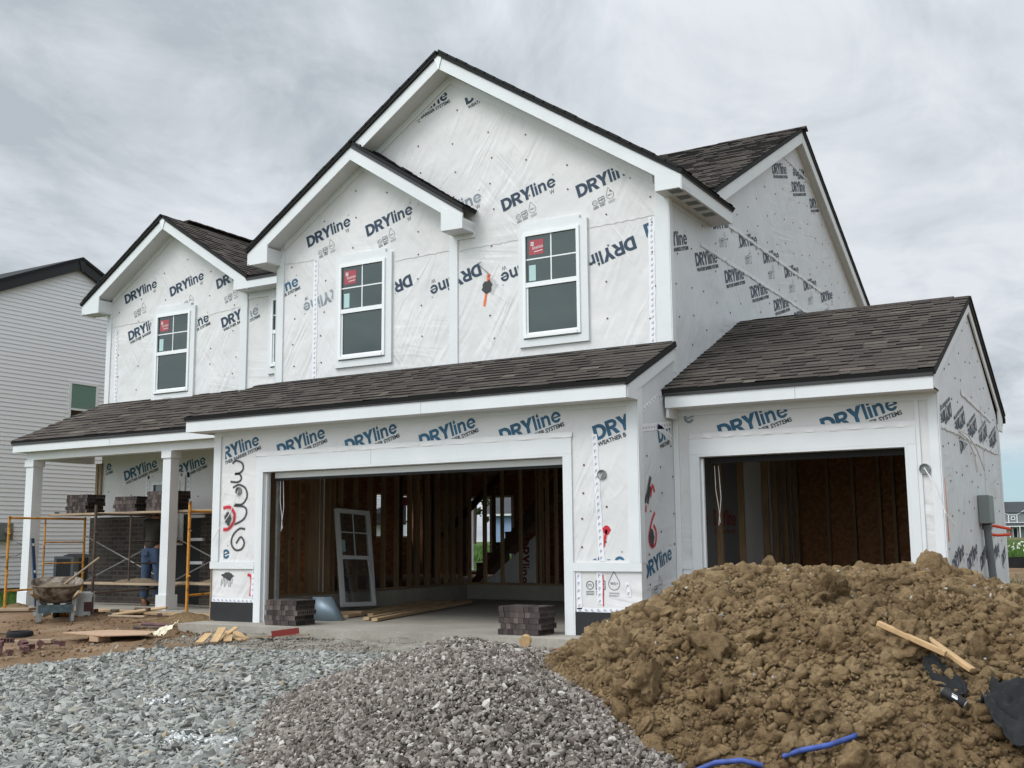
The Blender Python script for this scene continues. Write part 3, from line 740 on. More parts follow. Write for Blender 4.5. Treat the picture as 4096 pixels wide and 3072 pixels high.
for i in range(11):
    x=-.4+i*.15; rc.prism([(7.17,zB(7.17)+.012),(7.27,zB(7.27)+.02),(7.37,zB(7.17)+.012),(7.37,zB(7.17)-.01),(7.27,zB(7.27)),(7.17,zB(7.17)-.01)],'x',x-.075,x+.085)
part(rc,'ridge_cap','shingle')
for p_,q_,n_,h_ in (((-2.4,YF-.02,8.19),(1.30,YF-.02,zt(1.30)+.09),(.55,0,.83),.02),((-2.46,YF-.02,8.19),(-6.14,YF-.02,zt(-6.14)+.09),(-.55,0,.83),.02),
  ((-3.9,YM-.02,7.08),(-1.98,YM-.02,5.76),(.55,0,.83),.05),((-9.36,YLF-.02,7.13),(-11.5,YLF-.02,zl(-11.5)+.015),(-.55,0,.83),.02),
  ((1.11,7.3,zB(7.27)+.02),(1.11,12.5,zB(1.99)+.02),(0,.5,.85),.02),((4.14,3.9,4.31),(4.14,6.95,2.93),(0,.45,.9),.02)):
    rb=MB();roof_edge_bumps(rb,p_,q_,n_,h=h_);part(rb,'shingle_starter','shingle_edge')

# flashing where walls meet lower roof
part(MB().box(XL,XR,YM-.004,YM+.02,3.555,3.60),'flashing','membrane');part(MB().box(LL,LR+.1,YL-.004,YL+.02,3.70,3.75),'flashing','membrane')
# --- windows
def window(x0,x1,z0,z1,Y,sticker=True,parent=HS,recess=False):
    f=part(MB().box(x0-.075,x0,Y-.02,Y+.03,z0-.02,z1+.09).box(x1,x1+.115,Y-.02,Y+.03,z0-.02,z1+.09).box(x0,x1,Y-.02,Y+.03,z1,z1+.15).box(x0-.075,x1+.115,Y-.02,Y+.03,z0-.12,z0-.02),'window','trim')
    f['label']='white double-hung window with a red sticker in its upper sash' if sticker else 'white framed window'
    zm=z0+(z1-z0)*.50;v='vinyl'
    q=MB();Y0=Y-.04
    q.box(x0,x0+.045,Y0,Y+.01,z0,z1).box(x1-.045,x1,Y0,Y+.01,z0,z1).box(x0+.045,x1-.045,Y0,Y+.01,z1-.045,z1).box(x0+.045,x1-.045,Y0-.012,Y+.01,z0,z0+.045)
    part(q,'frame',v,f);part(MB().box(x0+.045,x1-.045,Y0+.004,Y,zm-.03,zm+.035),'meeting_rail',v,f)
    q=MB();a,b,c,d=x0+.045,x1-.045,z0+.045,zm-.03
    q.box(a,a+.03,Y-.02,Y-.005,c,d).box(a+.03,b,Y-.02,Y-.005,c,c+.03);part(q,'sash',v,f)
    mx=(x0+x1)/2;mz=(zm+.035+z1-.045)/2
    part(MB().box(a,b,Y-.006,Y+.004,c,d-.0).box(a,b,Y-.012,Y+.004,zm+.036,z1-.045),'pane','glass',f)
    part(MB().box(mx-.009,mx+.009,Y-.017,Y-.0125,zm+.036,z1-.046).box(a,b,Y-.0172,Y-.0127,mz-.009,mz+.009),'muntin',v,f)
    if sticker:
        part(MB().box(a+.05,a+.275,Y-.0145,Y-.0122,mz+.06,mz+.27),'sticker','red',f)
        D=Decal(*FR(Y-.0146));vs,fs=fit_text('American',.17,.05);D.put(vs,fs,(a+.10,mz+.13),.12,0)
        D.polys([rect(0,.05,0,.012),rect(0,.05,.02,.032),rect(0,.05,.04,.052)],(a+.075,mz+.19),0,0)
        D.polys([rect(0,.13,0,.01)],(a+.13,mz+.095),.1,0);D.done('sticker_lettering',[M['white']],f)
        part(MB().box(a+.045,a+.15,Y-.0145,Y-.0122,zm+.06,zm+.28),'sticker','paleblue',f)
    return f
window(-4.45,-3.575,3.84,5.315,YM);window(-1.20,-.325,3.84,5.315,YM);window(-9.71,-8.83,3.84,5.315,YL)
f=window(-6.86,-6.0,4.10,5.30,YL,False);f['label']='narrow glimpse of a window beside the middle gable'
f=window(-9.66,-8.95,1.2,2.21,YL,False);f['label']='porch window with taped white frame'
# flip-flap tape round the porch window
for p,q in (((-9.83,2.33),(-8.75,2.33)),((-9.83,1.6),(-9.83,2.35)),((-8.78,1.9),(-8.78,2.4))): tape(FR(YL+.019),w_porch,p,q,.09)
# black panel painted as the unlit open doorway, and sidelight trims behind the worker
pd=part(MB().box(-9.13,-8.32,YL-.01,YL+.03,.06,1.62),'dark_doorway_panel','black')
for z in (.75,1.15,1.55): part(MB().box(-8.50,-8.2,YL-.16,YL-.112,z,z+.05),'trim_block','trim',pd)

# dark brick veneer going up on the porch wall
for a_,b_,z_ in ((-11.2,-9.15,1.60),(-8.30,-5.9,1.62)):
    v=part(MB().box(a_,b_,YL-.11,YL-.01,.05,z_),'brick_veneer','brickwork');part(MB().box(a_,b_,YL-.10,YL+.01,z_+.001,z_+.026),'mortar_bed','white',v)
part(MB().box(-11.12,-11.06,YL-.02,YL+.05,1.6,2.62),'corner_batten','plank');part(MB().box(-11.24,-11.19,YL-.0,YL+.08,1.5,2.62),'corner_batten','plank')
# ------------------------------------------------------------------ printing on the wrap
FM=FR(YM+.019)
def clipx(x,s): return (x,0,s,0)     # s=1 keep left of x ; s=-1 keep right of x
def clipz(z,s): return (0,z,0,s)
rakeR=(-2.43,7.80,.66,1.0);rakeL=(-2.43,7.80,-.66,1.0)
for x in (-5.118,-3.947,-1.533): logo(FM,w_main,(x,5.70),'W',ink='inkd')
logo(FM,w_main,(-.343,5.70),'W',ink='inkd',clips=[(-2.43,7.74,.66,1.0)])
logo(FM,w_main,(-2.74,5.69),'W',ink='inkfade',clips=[clipx(-2.45,-1)])
for x in (-4.86,-3.70,-1.28,-.09): marks(FM,w_main,(x,5.545))
logo(FM,w_main,(-2.15,7.414),'WBS',ink='inkd',clips=[(-2.43,7.76,.66,1.0),clipz(7.53,1)])
logo(FM,w_main,(-3.32,7.35),'WBS',ink='inkd',clips=[(-2.43,7.76,-.66,1.0)])
SEAM=5.23
kw=dict(flip=True,ink='inkd')
logo(FM,w_main,(.449,5.06),'N',clips=[clipx(-.20,-1)],**kw);logo(FM,w_main,(-.75,5.05),'W',clips=[clipx(-1.30,1)],**kw)
logo(FM,w_main,(-1.942,5.02),'N',clips=[clipx(-2.29,-1)],**kw);logo(FM,w_main,(-3.145,5.02),'N',clips=[clipx(-3.42,-1)],**kw)
logo(FM,w_main,(-1.95-.0,5.02),'W',clips=[clipx(-2.45,1)],**kw)
logo(FM,w_main,(-4.36,5.05),'W',flip=True,ink='inkfade',clips=[clipx(-4.6,1)])
logo(FM,w_main,(.64,5.0),'WBS',ink='ink',clips=[clipx(.70,1),clipx(.757,1)])
logo(FM,w_main,(-6.15,4.885),'WBS',ink='ink',clips=[clipx(-5.59,-1)])
# seams of overlapping sheets
def seam(fr,p,q,parent,name='sheet_seam',w=.012):
    D=Decal(*fr);n=24;R=random.Random(int(p[0]*100));up=[];dn=[]
    for i in range(n+1):
        t=i/n;j=R.uniform(-.008,.008);x=p[0]+(q[0]-p[0])*t;z=p[1]+(q[1]-p[1])*t+j
        up.append((x,z+w));dn.append((x,z-.0))
    vs=up+dn;k=n+1;D.put(vs,[(i,i+k,i+k+1,i+1) for i in range(n)],(0,0),0,0,.008)
    b=D.bm
    return D.done(name,[M['wrap']],parent)
seam(FM,(-5.60,5.50),(-4.95,5.48),w_main);seam(FM,(-3.42,5.25),(-2.45,5.27),w_main);seam(FM,(-2.29,5.24),(-1.3,5.26),w_main);seam(FM,(-.2,5.255),(.76,5.285),w_main)
tape(FM,w_main,(-4.955,3.58),(-4.955,5.49),.085);tape(FM,w_main,(.685,3.59),(.71,5.27),.085)
D=Decal(*FM)
spray(D,[(-1.80,4.70),(-1.78,4.84)],.035,0,1);spray(D,[(-1.86,4.38),(-1.82,4.60)],.03,0,1);D.done('orange_spray_mark',[M['sprayor'],M['softor']],w_main)
D=Decal(*FM);blob(D,(-1.81,4.65),.085,.10,0,.005,.25,16,1);blob(D,(-1.74,4.66),.10,.11,1,.0045,.3);D.done('black_paint_blot',[M['spraydk'],M['softdk']],w_main)
part(MB().tube([(-1.90,YM-.0,5.02),(-1.93,YM-.03,5.00),(-1.90,YM-.03,4.96),(-1.84,YM-.01,4.90),(-1.78,YM-.0,4.84)],.006),'hooked_wire','galv')
# left gable wall
FL=FR(YL+.019)
logo(FL,w_left,(-10.622,5.645),'W',ink='inkd');logo(FL,w_left,(-9.40,5.64),'W',ink='inkd');logo(FL,w_left,(-8.209,5.636),'N',ink='inkd',clips=[clipx(-7.78,1)])
for x in (-10.33,-9.08,-7.98): marks(FL,w_left,(x,5.40),clips=[clipx(-7.62,1)])
logo(FL,w_left,(-10.482,4.917),'WBS',ink='inkd',clips=[clipx(-9.90,1)]);logo(FL,w_left,(-9.24,4.84),'WBS',ink='inkd',clips=[clipx(-8.69,-1)])
logo(FL,w_left,(-8.058,4.909),'WBS',ink='inkd',clips=[clipx(-7.615,1)])
logo(FL,w_left,(-8.04,4.84),'WBS',ink='inkfade',clips=[clipx(-7.40,-1)])
seam(FL,(-10.96,5.235),(-9.85,5.26),w_left);seam(FL,(-8.68,5.17),(-7.62,5.25),w_left);tape(FL,w_left,(-10.80,3.76),(-10.84,5.19),.07)
# porch wall
FP=FR(YL+.019)
logo(FP,w_porch,(-10.437,2.265),'WBS',ink='ink');logo(FP,w_porch,(-9.21,2.265),'WBS',ink='ink');logo(FP,w_porch,(-11.66,2.265),'WBS',ink='ink',clips=[clipx(-10.98,-1)]);logo(FP,w_porch,(-7.98,2.265),'WBS',ink='ink')
# garage front
FG=FR(.019)
fold=2.385
for k,x in enumerate((-4.55,-3.32,-2.085,-.86)): logo(FG,w_gar,(x-.03,2.30),'WBS',clips=[clipz(fold+.02*(k%2),-1)])
logo(FG,w_gar,(.412,2.266),'WBS',clips=[clipx(.815,1)],scale=1.0)
logo(FG,w_gar,(-5.80,2.265),'WBS',clips=[clipx(-5.62,-1)])
logo(FG,w_gar,(-6.32,.665),'N',clips=[clipx(-5.60,-1)],ink='ink')
logo(FG,w_gar,(-.08,.56),'N',clips=[clipx(.20,-1),clipz(.87,-1)],ink='ink')
# loose fold of sheeting tucked over the header boards
def foldstrip(x0,x1,z,Y,parent,seed):
    R=random.Random(seed);n=60;V=[];F=[]
    for i in range(n+1):
        x=x0+(x1-x0)*i/n;a=.010+.012*abs(math.sin(i*.55+seed))+R.uniform(0,.006)
        V+=[(x,Y-.002,z+.085+R.uniform(-.004,.004)),(x,Y-a*.6,z+.05),(x,Y-a,z+.02+R.uniform(-.006,.006)),(x,Y-.004,z-.012)]
    for i in range(n):
        for k in range(3): F.append((4*i+k,4*i+4+k,4*i+5+k,4*i+1+k))
    m=MB();m.add(V,F);return part(m,'folded_sheet','wrap',parent,smooth=True)
foldstrip(-5.0,.10,2.315,.018,w_gar,1);foldstrip(1.17,3.85,2.315,YS+.018,w_small,2)
tape(FG,w_gar,(.395,2.35),(.46,.86),.07);tape(FG,w_gar,(.425,.735),(.43,.36),.07);tape(FG,w_gar,(.15,.73),(.16,.30),.07);tape(FG,w_gar,(.12,.29),(.93,.30),.05)
tape(FG,w_gar,(-5.80,.30),(-5.0,.29),.07);tape(FG,w_gar,(-5.02,.32),(-5.01,.73),.06);tape(FG,w_gar,(.78,.62),(.80,.45),.05)
marks(FG,w_gar,(.30,.52),rot=0,sc=1.3)
D=Decal(*FG)
spray(D,[(-5.47,2.25),(-5.40,2.29),(-5.28,2.25),(-5.26,2.16),(-5.33,2.11),(-5.42,2.10)],.026);spray(D,[(-5.42,2.10),(-5.32,2.09),(-5.29,2.02),(-5.36,1.98),(-5.50,1.99)],.026)
spray(D,[(-5.45,1.90),(-5.33,1.94),(-5.20,1.88),(-5.17,1.76),(-5.26,1.66),(-5.40,1.66)],.026);spray(D,[(-5.42,1.64),(-5.22,1.62),(-5.17,1.54),(-5.23,1.44),(-5.40,1.37)],.026)
spray(D,[(-5.19,1.30),(-5.30,1.31),(-5.42,1.22),(-5.45,1.10),(-5.37,1.01),(-5.25,1.02),(-5.20,1.11),(-5.27,1.19),(-5.36,1.10)],.026)
D.done('black_spray_number',[M['spraydk'],M['softdk']],w_gar)
D=Decal(*FG);blob(D,(-5.53,1.46),.06,.09,0,.005);blob(D,(-5.50,1.46),.10,.13,1,.0042);D.done('black_paint_blot',[M['spraydk'],M['softdk']],w_gar)
D=Decal(*FG);spray(D,[(-5.63,1.61),(-5.50,1.62),(-5.41,1.53),(-5.42,1.40),(-5.52,1.31),(-5.62,1.30)],.04);D.done('red_spray_mark',[M['sprayred'],M['softred']],w_gar)
D=Decal(*FG);blob(D,(-5.50,.64),.10,.05,0,.005,.4)
for i in range(8): spray(D,[(-5.62+.03*i,.60),(-5.63+.03*i,.50+.03*math.sin(i*2))],.006)
D.done('black_paint_blot',[M['spraydk'],M['softdk']],w_gar)
D=Decal(*FG);spray(D,[(-5.12,.66),(-5.05,.63),(-5.04,.50),(-5.06,.36)],.035);blob(D,(.53,1.22),.05,.05,0);spray(D,[(.53,1.22),(.48,1.02)],.03);spray(D,[(.47,.70),(.47,.34)],.012);D.done('red_spray_mark',[M['sprayred'],M['softred']],w_gar)
# side faces
FS=SD(XR-.003)
kw=dict(ink='inkside')
for k in range(6): logo(FS,w_side,(2.78+1.155*k+.06,5.47),'W',**kw)
for k in range(5): logo(FS,w_side,(2.105+1.17*k,4.77),'WBS',**kw)
logo(FS,w_side,(.95,4.77),'WBS',clips=[clipx(1.28,-1)],**kw)
for k in range(4): logo(FS,w_side,(5.84+1.15*k,7.17),'WBS',clips=[(7.27,8.08,.53,1)],**kw)
logo(FS,w_side,(7.9,7.86),'N',flip=True,clips=[(7.27,8.08,.53,1)],**kw)
for k in range(6): marks(FS,w_side,(3.1+1.155*k,5.31),rot=R16)
def bulge(fr,parent,p,q,seed,mat='wrap_shaded'):
    R=random.Random(seed);O=Vector(fr[0]);U=Vector(fr[1]);V=Vector(fr[2]);N=Vector(fr[3]);n=70;vs=[];fs=[]
    for i in range(n+1):
        t=i/n;x=p[0]+(q[0]-p[0])*t;z=p[1]+(q[1]-p[1])*t+R.uniform(-.012,.012);a=.005+.007*abs(math.sin(i*.7))+R.uniform(0,.004)
        for dz,dn in ((.075,.001),(.04,a*.5),(.012,a),(0,.003)): vs.append(O+U*x+V*(z+dz)+N*dn)
    for i in range(n):
        for k in range(3): fs.append((4*i+k,4*i+4+k,4*i+5+k,4*i+1+k))
    m=MB();m.add(vs,fs);return part(m,'sheet_seam',mat,parent,smooth=True)
bulge(FS,w_side,(2.3,5.09),(8.5,5.06),1);bulge(FS,w_side,(3.5,5.66),(8.6,5.65),3);bulge(FS,w_side,(6.3,7.66),(8.6,7.64),2);bulge(FS,w_side,(1.28,5.42),(2.5,5.42),5)
logo(FS,w_gside,(.639,2.256),'WBS',clips=[clipx(1.0,1)]);logo(FS,w_gside,(.10,.63),'N',clips=[clipx(1.02,1)])
marks(FS,w_gside,(.35,.45),rot=R16)
tape(FS,w_gside,(.13,2.40),(1.02,2.52),.09);tape(FS,w_gside,(.6,2.46),(1.06,2.34),.08)
tape(FS,w_gside,(.70,2.82),(1.28,3.12),.12);tape(FS,w_gside,(.16,2.62),(.62,2.84),.05)
D=Decal(*FS);spray(D,[(.35,1.84),(.26,1.66),(.16,1.53)],.05);spray(D,[(.34,1.72),(.24,1.52)],.05);blob(D,(.34,1.13),.07,.10,0,.005);D.done('black_spray_mark',[M['spraydk'],M['softdk']],w_gside)
D=Decal(*FS);spray(D,[(.34,1.60),(.40,1.74),(.46,1.66)],.03);spray(D,[(.2,1.5),(.18,1.42)],.03);spray(D,[(.45,1.42),(.34,1.30),(.26,1.12),(.33,1.02),(.45,1.06),(.47,1.2),(.40,1.27)],.03);D.done('red_spray_mark',[M['sprayred'],M['softred']],w_gside)
# small garage
FK=FR(YS+.019)
logo(FK,w_small,(1.575,2.30),'WBS',clips=[clipz(2.405,-1)]);logo(FK,w_small,(2.83,2.30),'WBS',clips=[clipz(2.415,-1)]);logo(FK,w_small,(.40,2.31),'N',ink='inkfade',clips=[clipx(1.10,-1),clipz(2.40,-1)])
FW=SD(XW-.003)
for k in range(5): logo(FW,w_sside,(2.06+1.01*k,2.69),'WBS',flip=True,ink='inkside',scale=.95,clips=[clipx(6.2,1)])
for k in range(5): logo(FW,w_sside,(1.50+1.08*k,.66),'W',ink='inkside',clips=[clipx(6.25,1)])
bulge(FW,w_sside,(1.25,2.31),(6.1,2.30),4);bulge(FW,w_sside,(2.9,2.86),(5.6,2.74),6)
logo(FW,w_sside,(2.6,2.10),'N',ink='inkside',clips=[clipz(2.27,1),clipx(4.2,1),clipx(2.2,-1)])
# cap nails : the hundred largest one by one, the rest as one
caps=[]
def grid(parent,fr,x0,x1,z0,z1,dx,dz,ok,seed):
    R=random.Random(seed);x=x0
    while x<x1:
        z=z0+R.uniform(0,dz)
        while z<z1:
            X=x+R.uniform(-.05,.05);Z=z+R.uniform(-.05,.05)
            if ok(X,Z): caps.append((parent,fr,X,Z))
            z+=dz*R.uniform(.8,1.2)
        x+=dx
inw=lambda X,Z:not((-4.6<X<-3.4 or -1.35<X<-.15) and 3.6<Z<5.5) and Z<7.75-.66*abs(X+2.43) and Z<zb(X)-.2
grid(w_main,FM,-5.4,.7,3.75,7.7,.61,.42,inw,1)
grid(w_left,FL,-10.8,-7.7,3.9,6.8,.61,.42,lambda X,Z:not(-9.9<X<-8.6 and Z<5.5) and Z<6.72-.66*abs(X+9.33),2)
grid(w_gar,FG,.2,.8,.95,2.2,.3,.35,lambda X,Z:1,3);grid(w_gside,FS,.3,1.0,.5,2.3,.35,.4,lambda X,Z:1,4)
grid(w_porch,FP,-10.9,-8,1.8,2.6,.6,.4,lambda X,Z:1,5)
nfront=len(caps)
grid(w_side,FS,1.4,11.5,3.6,8.0,.5,.45,lambda X,Z:Z<8.0-.52*abs(X-7.27) and Z>2.9+.3,6)
grid(w_sside,FW,1.3,6.2,.5,3.9,.42,.42,lambda X,Z:Z<4.0-.447*abs(X-3.85),7)
random.Random(5).shuffle(caps)
caps.sort(key=lambda c:c[0] in (w_side,))
def nail(mb,fr,X,Z):
    O,U,V,N=[Vector(a) for a in fr];c=O+U*X+V*Z+N*.001;n=8
    a=[c+(U*math.cos(2*PI*i/n)+V*math.sin(2*PI*i/n))*.013 for i in range(n)];b=[p+N*.005 for p in a]
    mb.add(a+b,[tuple(range(n,2*n))]+[(i,(i+1)%n,(i+1)%n+n,i+n) for i in range(n)])
for p,fr,X,Z in caps[:100]:
    m=MB();nail(m,fr,X,Z);part(m,'cap_nail','nail')
m=MB()
for p,fr,X,Z in caps[100:]: nail(m,fr,X,Z)
part(m,'cap_nail','nail')['kind']='stuff'
# electrical boxes with loose cable
def jbox(x,z,Y,pts):
    m=MB();n=16
    c=[(x+.055*math.cos(2*PI*i/n),z+.055*math.sin(2*PI*i/n)) for i in range(n)]
    for i in range(n):
        a,b=c[i],c[(i+1)%n];m.obox(((a[0]+b[0])/2,Y-.006,(a[1]+b[1])/2),((b[0]-a[0])/2,0,(b[1]-a[1])/2),(0,.012,0),((a[1]-b[1])*.2,0,(b[0]-a[0])*.2))
    j=part(m,'junction_box','galv');part(MB().prism(c,'y',Y-.001,Y+.0),'box_well','greybox',j)
    part(MB().tube(pts,.006),'cable','white',j)
jbox(-5.33,1.85,.018,[(-5.33,0,1.85),(-5.36,-.03,1.70),(-5.45,-.05,1.50),(-5.62,-.06,1.32),(-5.76,-.05,1.13)])
jbox(.485,1.866,.018,[(.485,0,1.87),(.46,-.04,1.74),(.41,-.05,1.58),(.39,-.04,1.42)])
jbox(3.92,1.851,YS+.0,[(3.92,YS-.02,1.86),(4.0,YS-.05,1.72),(4.05,YS-.06,1.55),(4.12,YS-.06,1.36),(4.2,YS+.05,1.22)])
m=MB().tube([(XW,2.5,2.40),(XW+.05,2.9,2.36),(XW+.06,3.5,2.22),(XW+.05,4.2,1.98)],.009).tube([(XW,2.5,2.38),(XW+.06,2.8,2.30),(XW+.07,3.2,2.12),(XW+.06,3.4,1.92)],.009);part(m,'cable','white')
# meter enclosure and conduit
mb_=part(MB().box(XW+.0,XW+.14,3.72,4.16,1.27,1.64),'meter_enclosure','greybox');bevel(mb_,.01)
m=MB()
part(MB().box(XW+.06,XW+.12,4.161,4.17,1.36,1.55),'meter_opening','black',mb_)
part(MB().tube([(XW+.07,3.90,1.27),(XW+.07,3.92,1.2)],.062,16).tube([(XW+.07,3.91,1.22),(XW+.08,3.98,.8),(XW+.09,4.10,.2),(XW+.09,4.12,-.1)],.048,16),'conduit','conduit',smooth=True)
part(MB().tube([(XW+.05,4.2,1.25),(XW+.14,4.25,1.24),(XW+.30,4.3,1.20),(XW+.30,4.3,1.13),(XW+.16,4.2,1.12),(XW+.08,4.15,1.13)],.02,10),'orange_cable','orangeplastic',smooth=True)
part(MB().box(XW+.0,XW+.006,4.6,4.62,1.0,2.9),'sheet_crease','wrap_shaded')
D=Decal(*FW);spray(D,[(1.28,1.75),(1.30,1.35),(1.33,1.05)],.05);D.done('orange_spray_mark',[M['sprayor'],M['softor']],w_sside)
# ------------------------------------------------------------------ framing inside
def stud(x,y,z0,z1,ax='x',w=.038,d=.089,mat='stud'):
    if ax=='x': m=MB().box(x,x+d,y,y+w,z0,z1)
    else: m=MB().box(x,x+w,y,y+d,z0,z1)
    return part(m,'wall_stud',mat)
xw=-5.80
part(MB().box(xw-.02,xw-.002,.17,2.66,.27,2.70),'sheathing_panel','osb')
for y in (.2,.45,.62,.85,1.05,1.30,1.52,1.75,2.0,2.05,2.30,2.50,2.62,2.82,3.22,3.61,4.0,4.39,4.79,4.99,5.04,5.36,5.71,5.99,6.19,6.23,6.50): stud(xw,y,.31,2.70)
part(MB().box(xw,xw+.09,.17,6.6,.272,.309),'sole_plate','stud')
for x in (-5.62,-5.26,-4.87,-4.46,-4.09,-4.0,-3.88,-3.69,-3.2,-2.8,-2.4,-2.0,-1.6,-1.2,-.8,-.4): stud(x,6.56,.31,2.70,'y')
part(MB().box(-5.70,XR-.15,6.56,6.65,.272,.309),'sole_plate','stud')
# wider boards of the left wall
for y,w in ((.30,.10),(1.12,.12),(2.12,.14)): part(MB().box(xw+.02,xw+.075,y,y+w,.31,2.70),'wall_stud','stud')
# stairs behind the rear frame
for k in range(9):
    part(MB().box(-5.83+.225*k,-5.56+.225*k,7.2,8.1,.64+.205*k,.675+.205*k).box(-5.82+.225*k,-5.80+.225*k,7.2,8.1,.47+.205*k,.64+.205*k),'stair_tread','pinedark')
part(MB().prism([(-5.95,.29),(-5.75,.29),(-3.6,2.25),(-3.6,2.55),(-3.8,2.55)],'y',7.16,7.198),'stair_stringer','pinedark')
p=part(MB().prism([(-5.60,.29),(-4.40,.29),(-4.40,1.25)],'y',7.20,7.215),'under_stair_sheet','wrap')
D=Decal(*FR(7.198));D.polys([[(x*1.0,y*1.1) for x,y in q] for q in LOGO],(-4.80,1.16),-PI/2,0,.003);D.done('printed_logo',[M['redink']],p)
part(MB().beam((-6.9,7.6,1.2),(-5.3,7.6,2.6),.04,.14),'diagonal_brace','pinedark')
for x in (-10.0,-9.2,-8.4,-7.6,-6.8): stud(x,9.0,.31,2.70,'y')
for y in (7.4,8.6,9.9,11.2): stud(-7.9,y,.31,2.70)
# patio door frame and side windows
w=part(MB().box(-9.10,-9.05,12.06,12.16,.33,2.24).box(-7.87,-7.82,12.06,12.16,.33,2.24).box(-9.05,-7.87,12.06,12.16,2.19,2.24).box(-9.05,-7.87,12.06,12.16,.33,.38).box(-8.50,-8.42,12.06,12.16,.38,2.19),'patio_door','vinyl')
for a,b in ((10.63,11.02),(11.38,12.09)):
    w=part(MB().box(LL+.02,LL+.1,a,a+.04,1.22,2.34).box(LL+.02,LL+.1,b-.04,b,1.22,2.34).box(LL+.02,LL+.1,a+.04,b-.04,1.22,1.26).box(LL+.02,LL+.1,a+.04,b-.04,2.30,2.34).box(LL+.02,LL+.1,a+.04,b-.04,1.62,1.66),'window','vinyl')
part(MB().box(LL+.06,LL+.065,11.85,12.04,2.05,2.28),'sticker','red')
# single bay interior: printed sheathing on its left wall, studs, rear wall
q=part(MB().box(XR+.021,XR+.03,YS+.18,3.6,.1,2.62),'foil_board','ac')
F2=SD(XR+.031)
for z in (2.32,1.28):
    for y in (2.0,3.1):
        D=Decal(*F2);D.polys([[(x*1.0,yy*1.15) for x,yy in t] for t in LOGO],(y-.75,z),0,0,.002)
        for tx,h,dz in (('Weather Barrier',.06,-.10),):
            vs,fs=fit_text(tx,.86,h,.02);D.put(vs,fs,(y-.75,z+dz),0,0,.002)
        D.done('printed_logo',[M['redink']],q)
for y in (2.43,3.33,4.45,4.91,5.02,5.42,5.55,6.0): part(MB().box(XR+.035,XR+.12,y,y+.045,.05,2.60),'wall_stud','stud')
for x in (1.0,1.49,1.90,2.30,2.52,2.75,3.1,3.5): part(MB().box(x,x+.045,6.18,6.27,.05,2.60),'wall_stud','stud')

# butt joints in the long boards
for a in ((-2.935,-2.931,-.0225,-.021+.0,2.136,2.318),): pass
for x,z0,z1,y in ((-2.93,2.136,2.318,-.0018),(-1.9,2.719,2.87,-.3095),(-9.1,2.76,2.883,.7985),(2.6,2.70,2.838,.7785)):
    part(MB().box(x,x+.004,y,y+.001,z0,z1),'board_joint','greybox')
# ------------------------------------------------------------------ things
def gz0(x,y):
    z=-.02+min(0,(y-.3))*.065
    if y>8: z+=.021*(y-8)
    return z
def copy_tree(o,parent=None):
    c=o.copy();COL.objects.link(c);c.parent=parent
    for ch in list(o.children): copy_tree(ch,c)
    return c
# ---- bricks
BW,BH,BL=.0655,.064,.190
def brick_mesh(nm,mat):
    m=MB();hw,hl=BW/2,BL/2
    m.box(-hw+.012,hw-.012,-hl,hl,0,BH)       # core block between the two bored faces
    for s in(-1,1):                            # bored faces: bars round five square cores
        x0,x1=(hw-.012,hw) if s>0 else (-hw,-hw+.012)
        zs=(0,.020,.046,BH)
        m.box(x0,x1,-hl,hl,0,.014);m.box(x0,x1,-hl,hl,.052,BH)
        ys=[-hl]
        for k in range(5):
            c=-hl+BL*(k+.5)/5; m.box(x0,x1,ys[-1],c-.013,.014,.052);ys.append(c+.013)
            m.box((x0+x1)/2-.0045*s-.001,(x0+x1)/2-.0045*s+.001,c-.013,c+.013,.014,.052,1)
        m.box(x0,x1,ys[-1],hl,.014,.052)
    o=m.build(nm,[M[mat],M['core']]);return o
proto=brick_mesh('brick','brick');PM=proto.data
first=[True]
R=random.Random(11);nb=0;hidden=[]
LAY=['bottom','second','third','fourth','top']
def put_brick(x,y,z,rz,label,group,mesh=None,rx=0,ry=0):
    global nb
    if first[0]: o=proto;first[0]=False
    else: o=proto.copy();COL.objects.link(o)
    if mesh: o.data=mesh
    o.location=(x,y,z);o.rotation_euler=(rx,ry,rz);tag(o,label,'brick',group);nb+=1;return o
def brick_stack(x0,y0,z0,cols,layers,where,nshow=99,jit=.022):
    for l in range(layers):
        dx=R.uniform(-jit,jit)
        lay='top' if l==layers-1 else LAY[l]
        for r in (0,1):
            for c in range(cols):
                x=x0+(c+.5)*(BW+.0035)+dx;y=y0+BL/2+r*(BL+.003)+R.uniform(-.004,.004);z=z0+l*(BH+.0025)
                vis=(r==0 or c==cols-1 or l==layers-1) and c<nshow
                if vis: put_brick(x,y,z,R.uniform(-.02,.02),f'dark brick in the {lay} layer, {where}',f'bricks, {where}')
                elif c<nshow: hidden.append((x,y,z))
brick_stack(-4.47,-.30,0.003,8,5,'stack by the left jamb of the wide bay')
brick_stack(-.76,-.30,0.003,8,5,'stack by the right jamb of the wide bay')
PZ=1.655
brick_stack(-10.79,1.30,PZ,8,5,'leftmost stack on the scaffold',jit=.04)
brick_stack(-9.52,1.30,PZ,8,4,'low middle stack on the scaffold',jit=.03)
brick_stack(-8.66,1.25,PZ,9,5,'scaffold stack behind the white middle post')
brick_stack(-6.74,1.22,PZ,5,5,'scaffold stack half hidden by the garage corner',nshow=2)
m=MB()
for x,y,z in hidden: m.box(x-BW/2,x+BW/2,y-BL/2,y+BL/2,z,z+BH)
tag(m.build('brick',M['brick']),'dark bricks in the back rows of the brick stacks','bricks',kind='stuff')
bm2=proto.data.copy();bm2.materials[0]=M['brickred']
def gl(x,y,z,h): return z
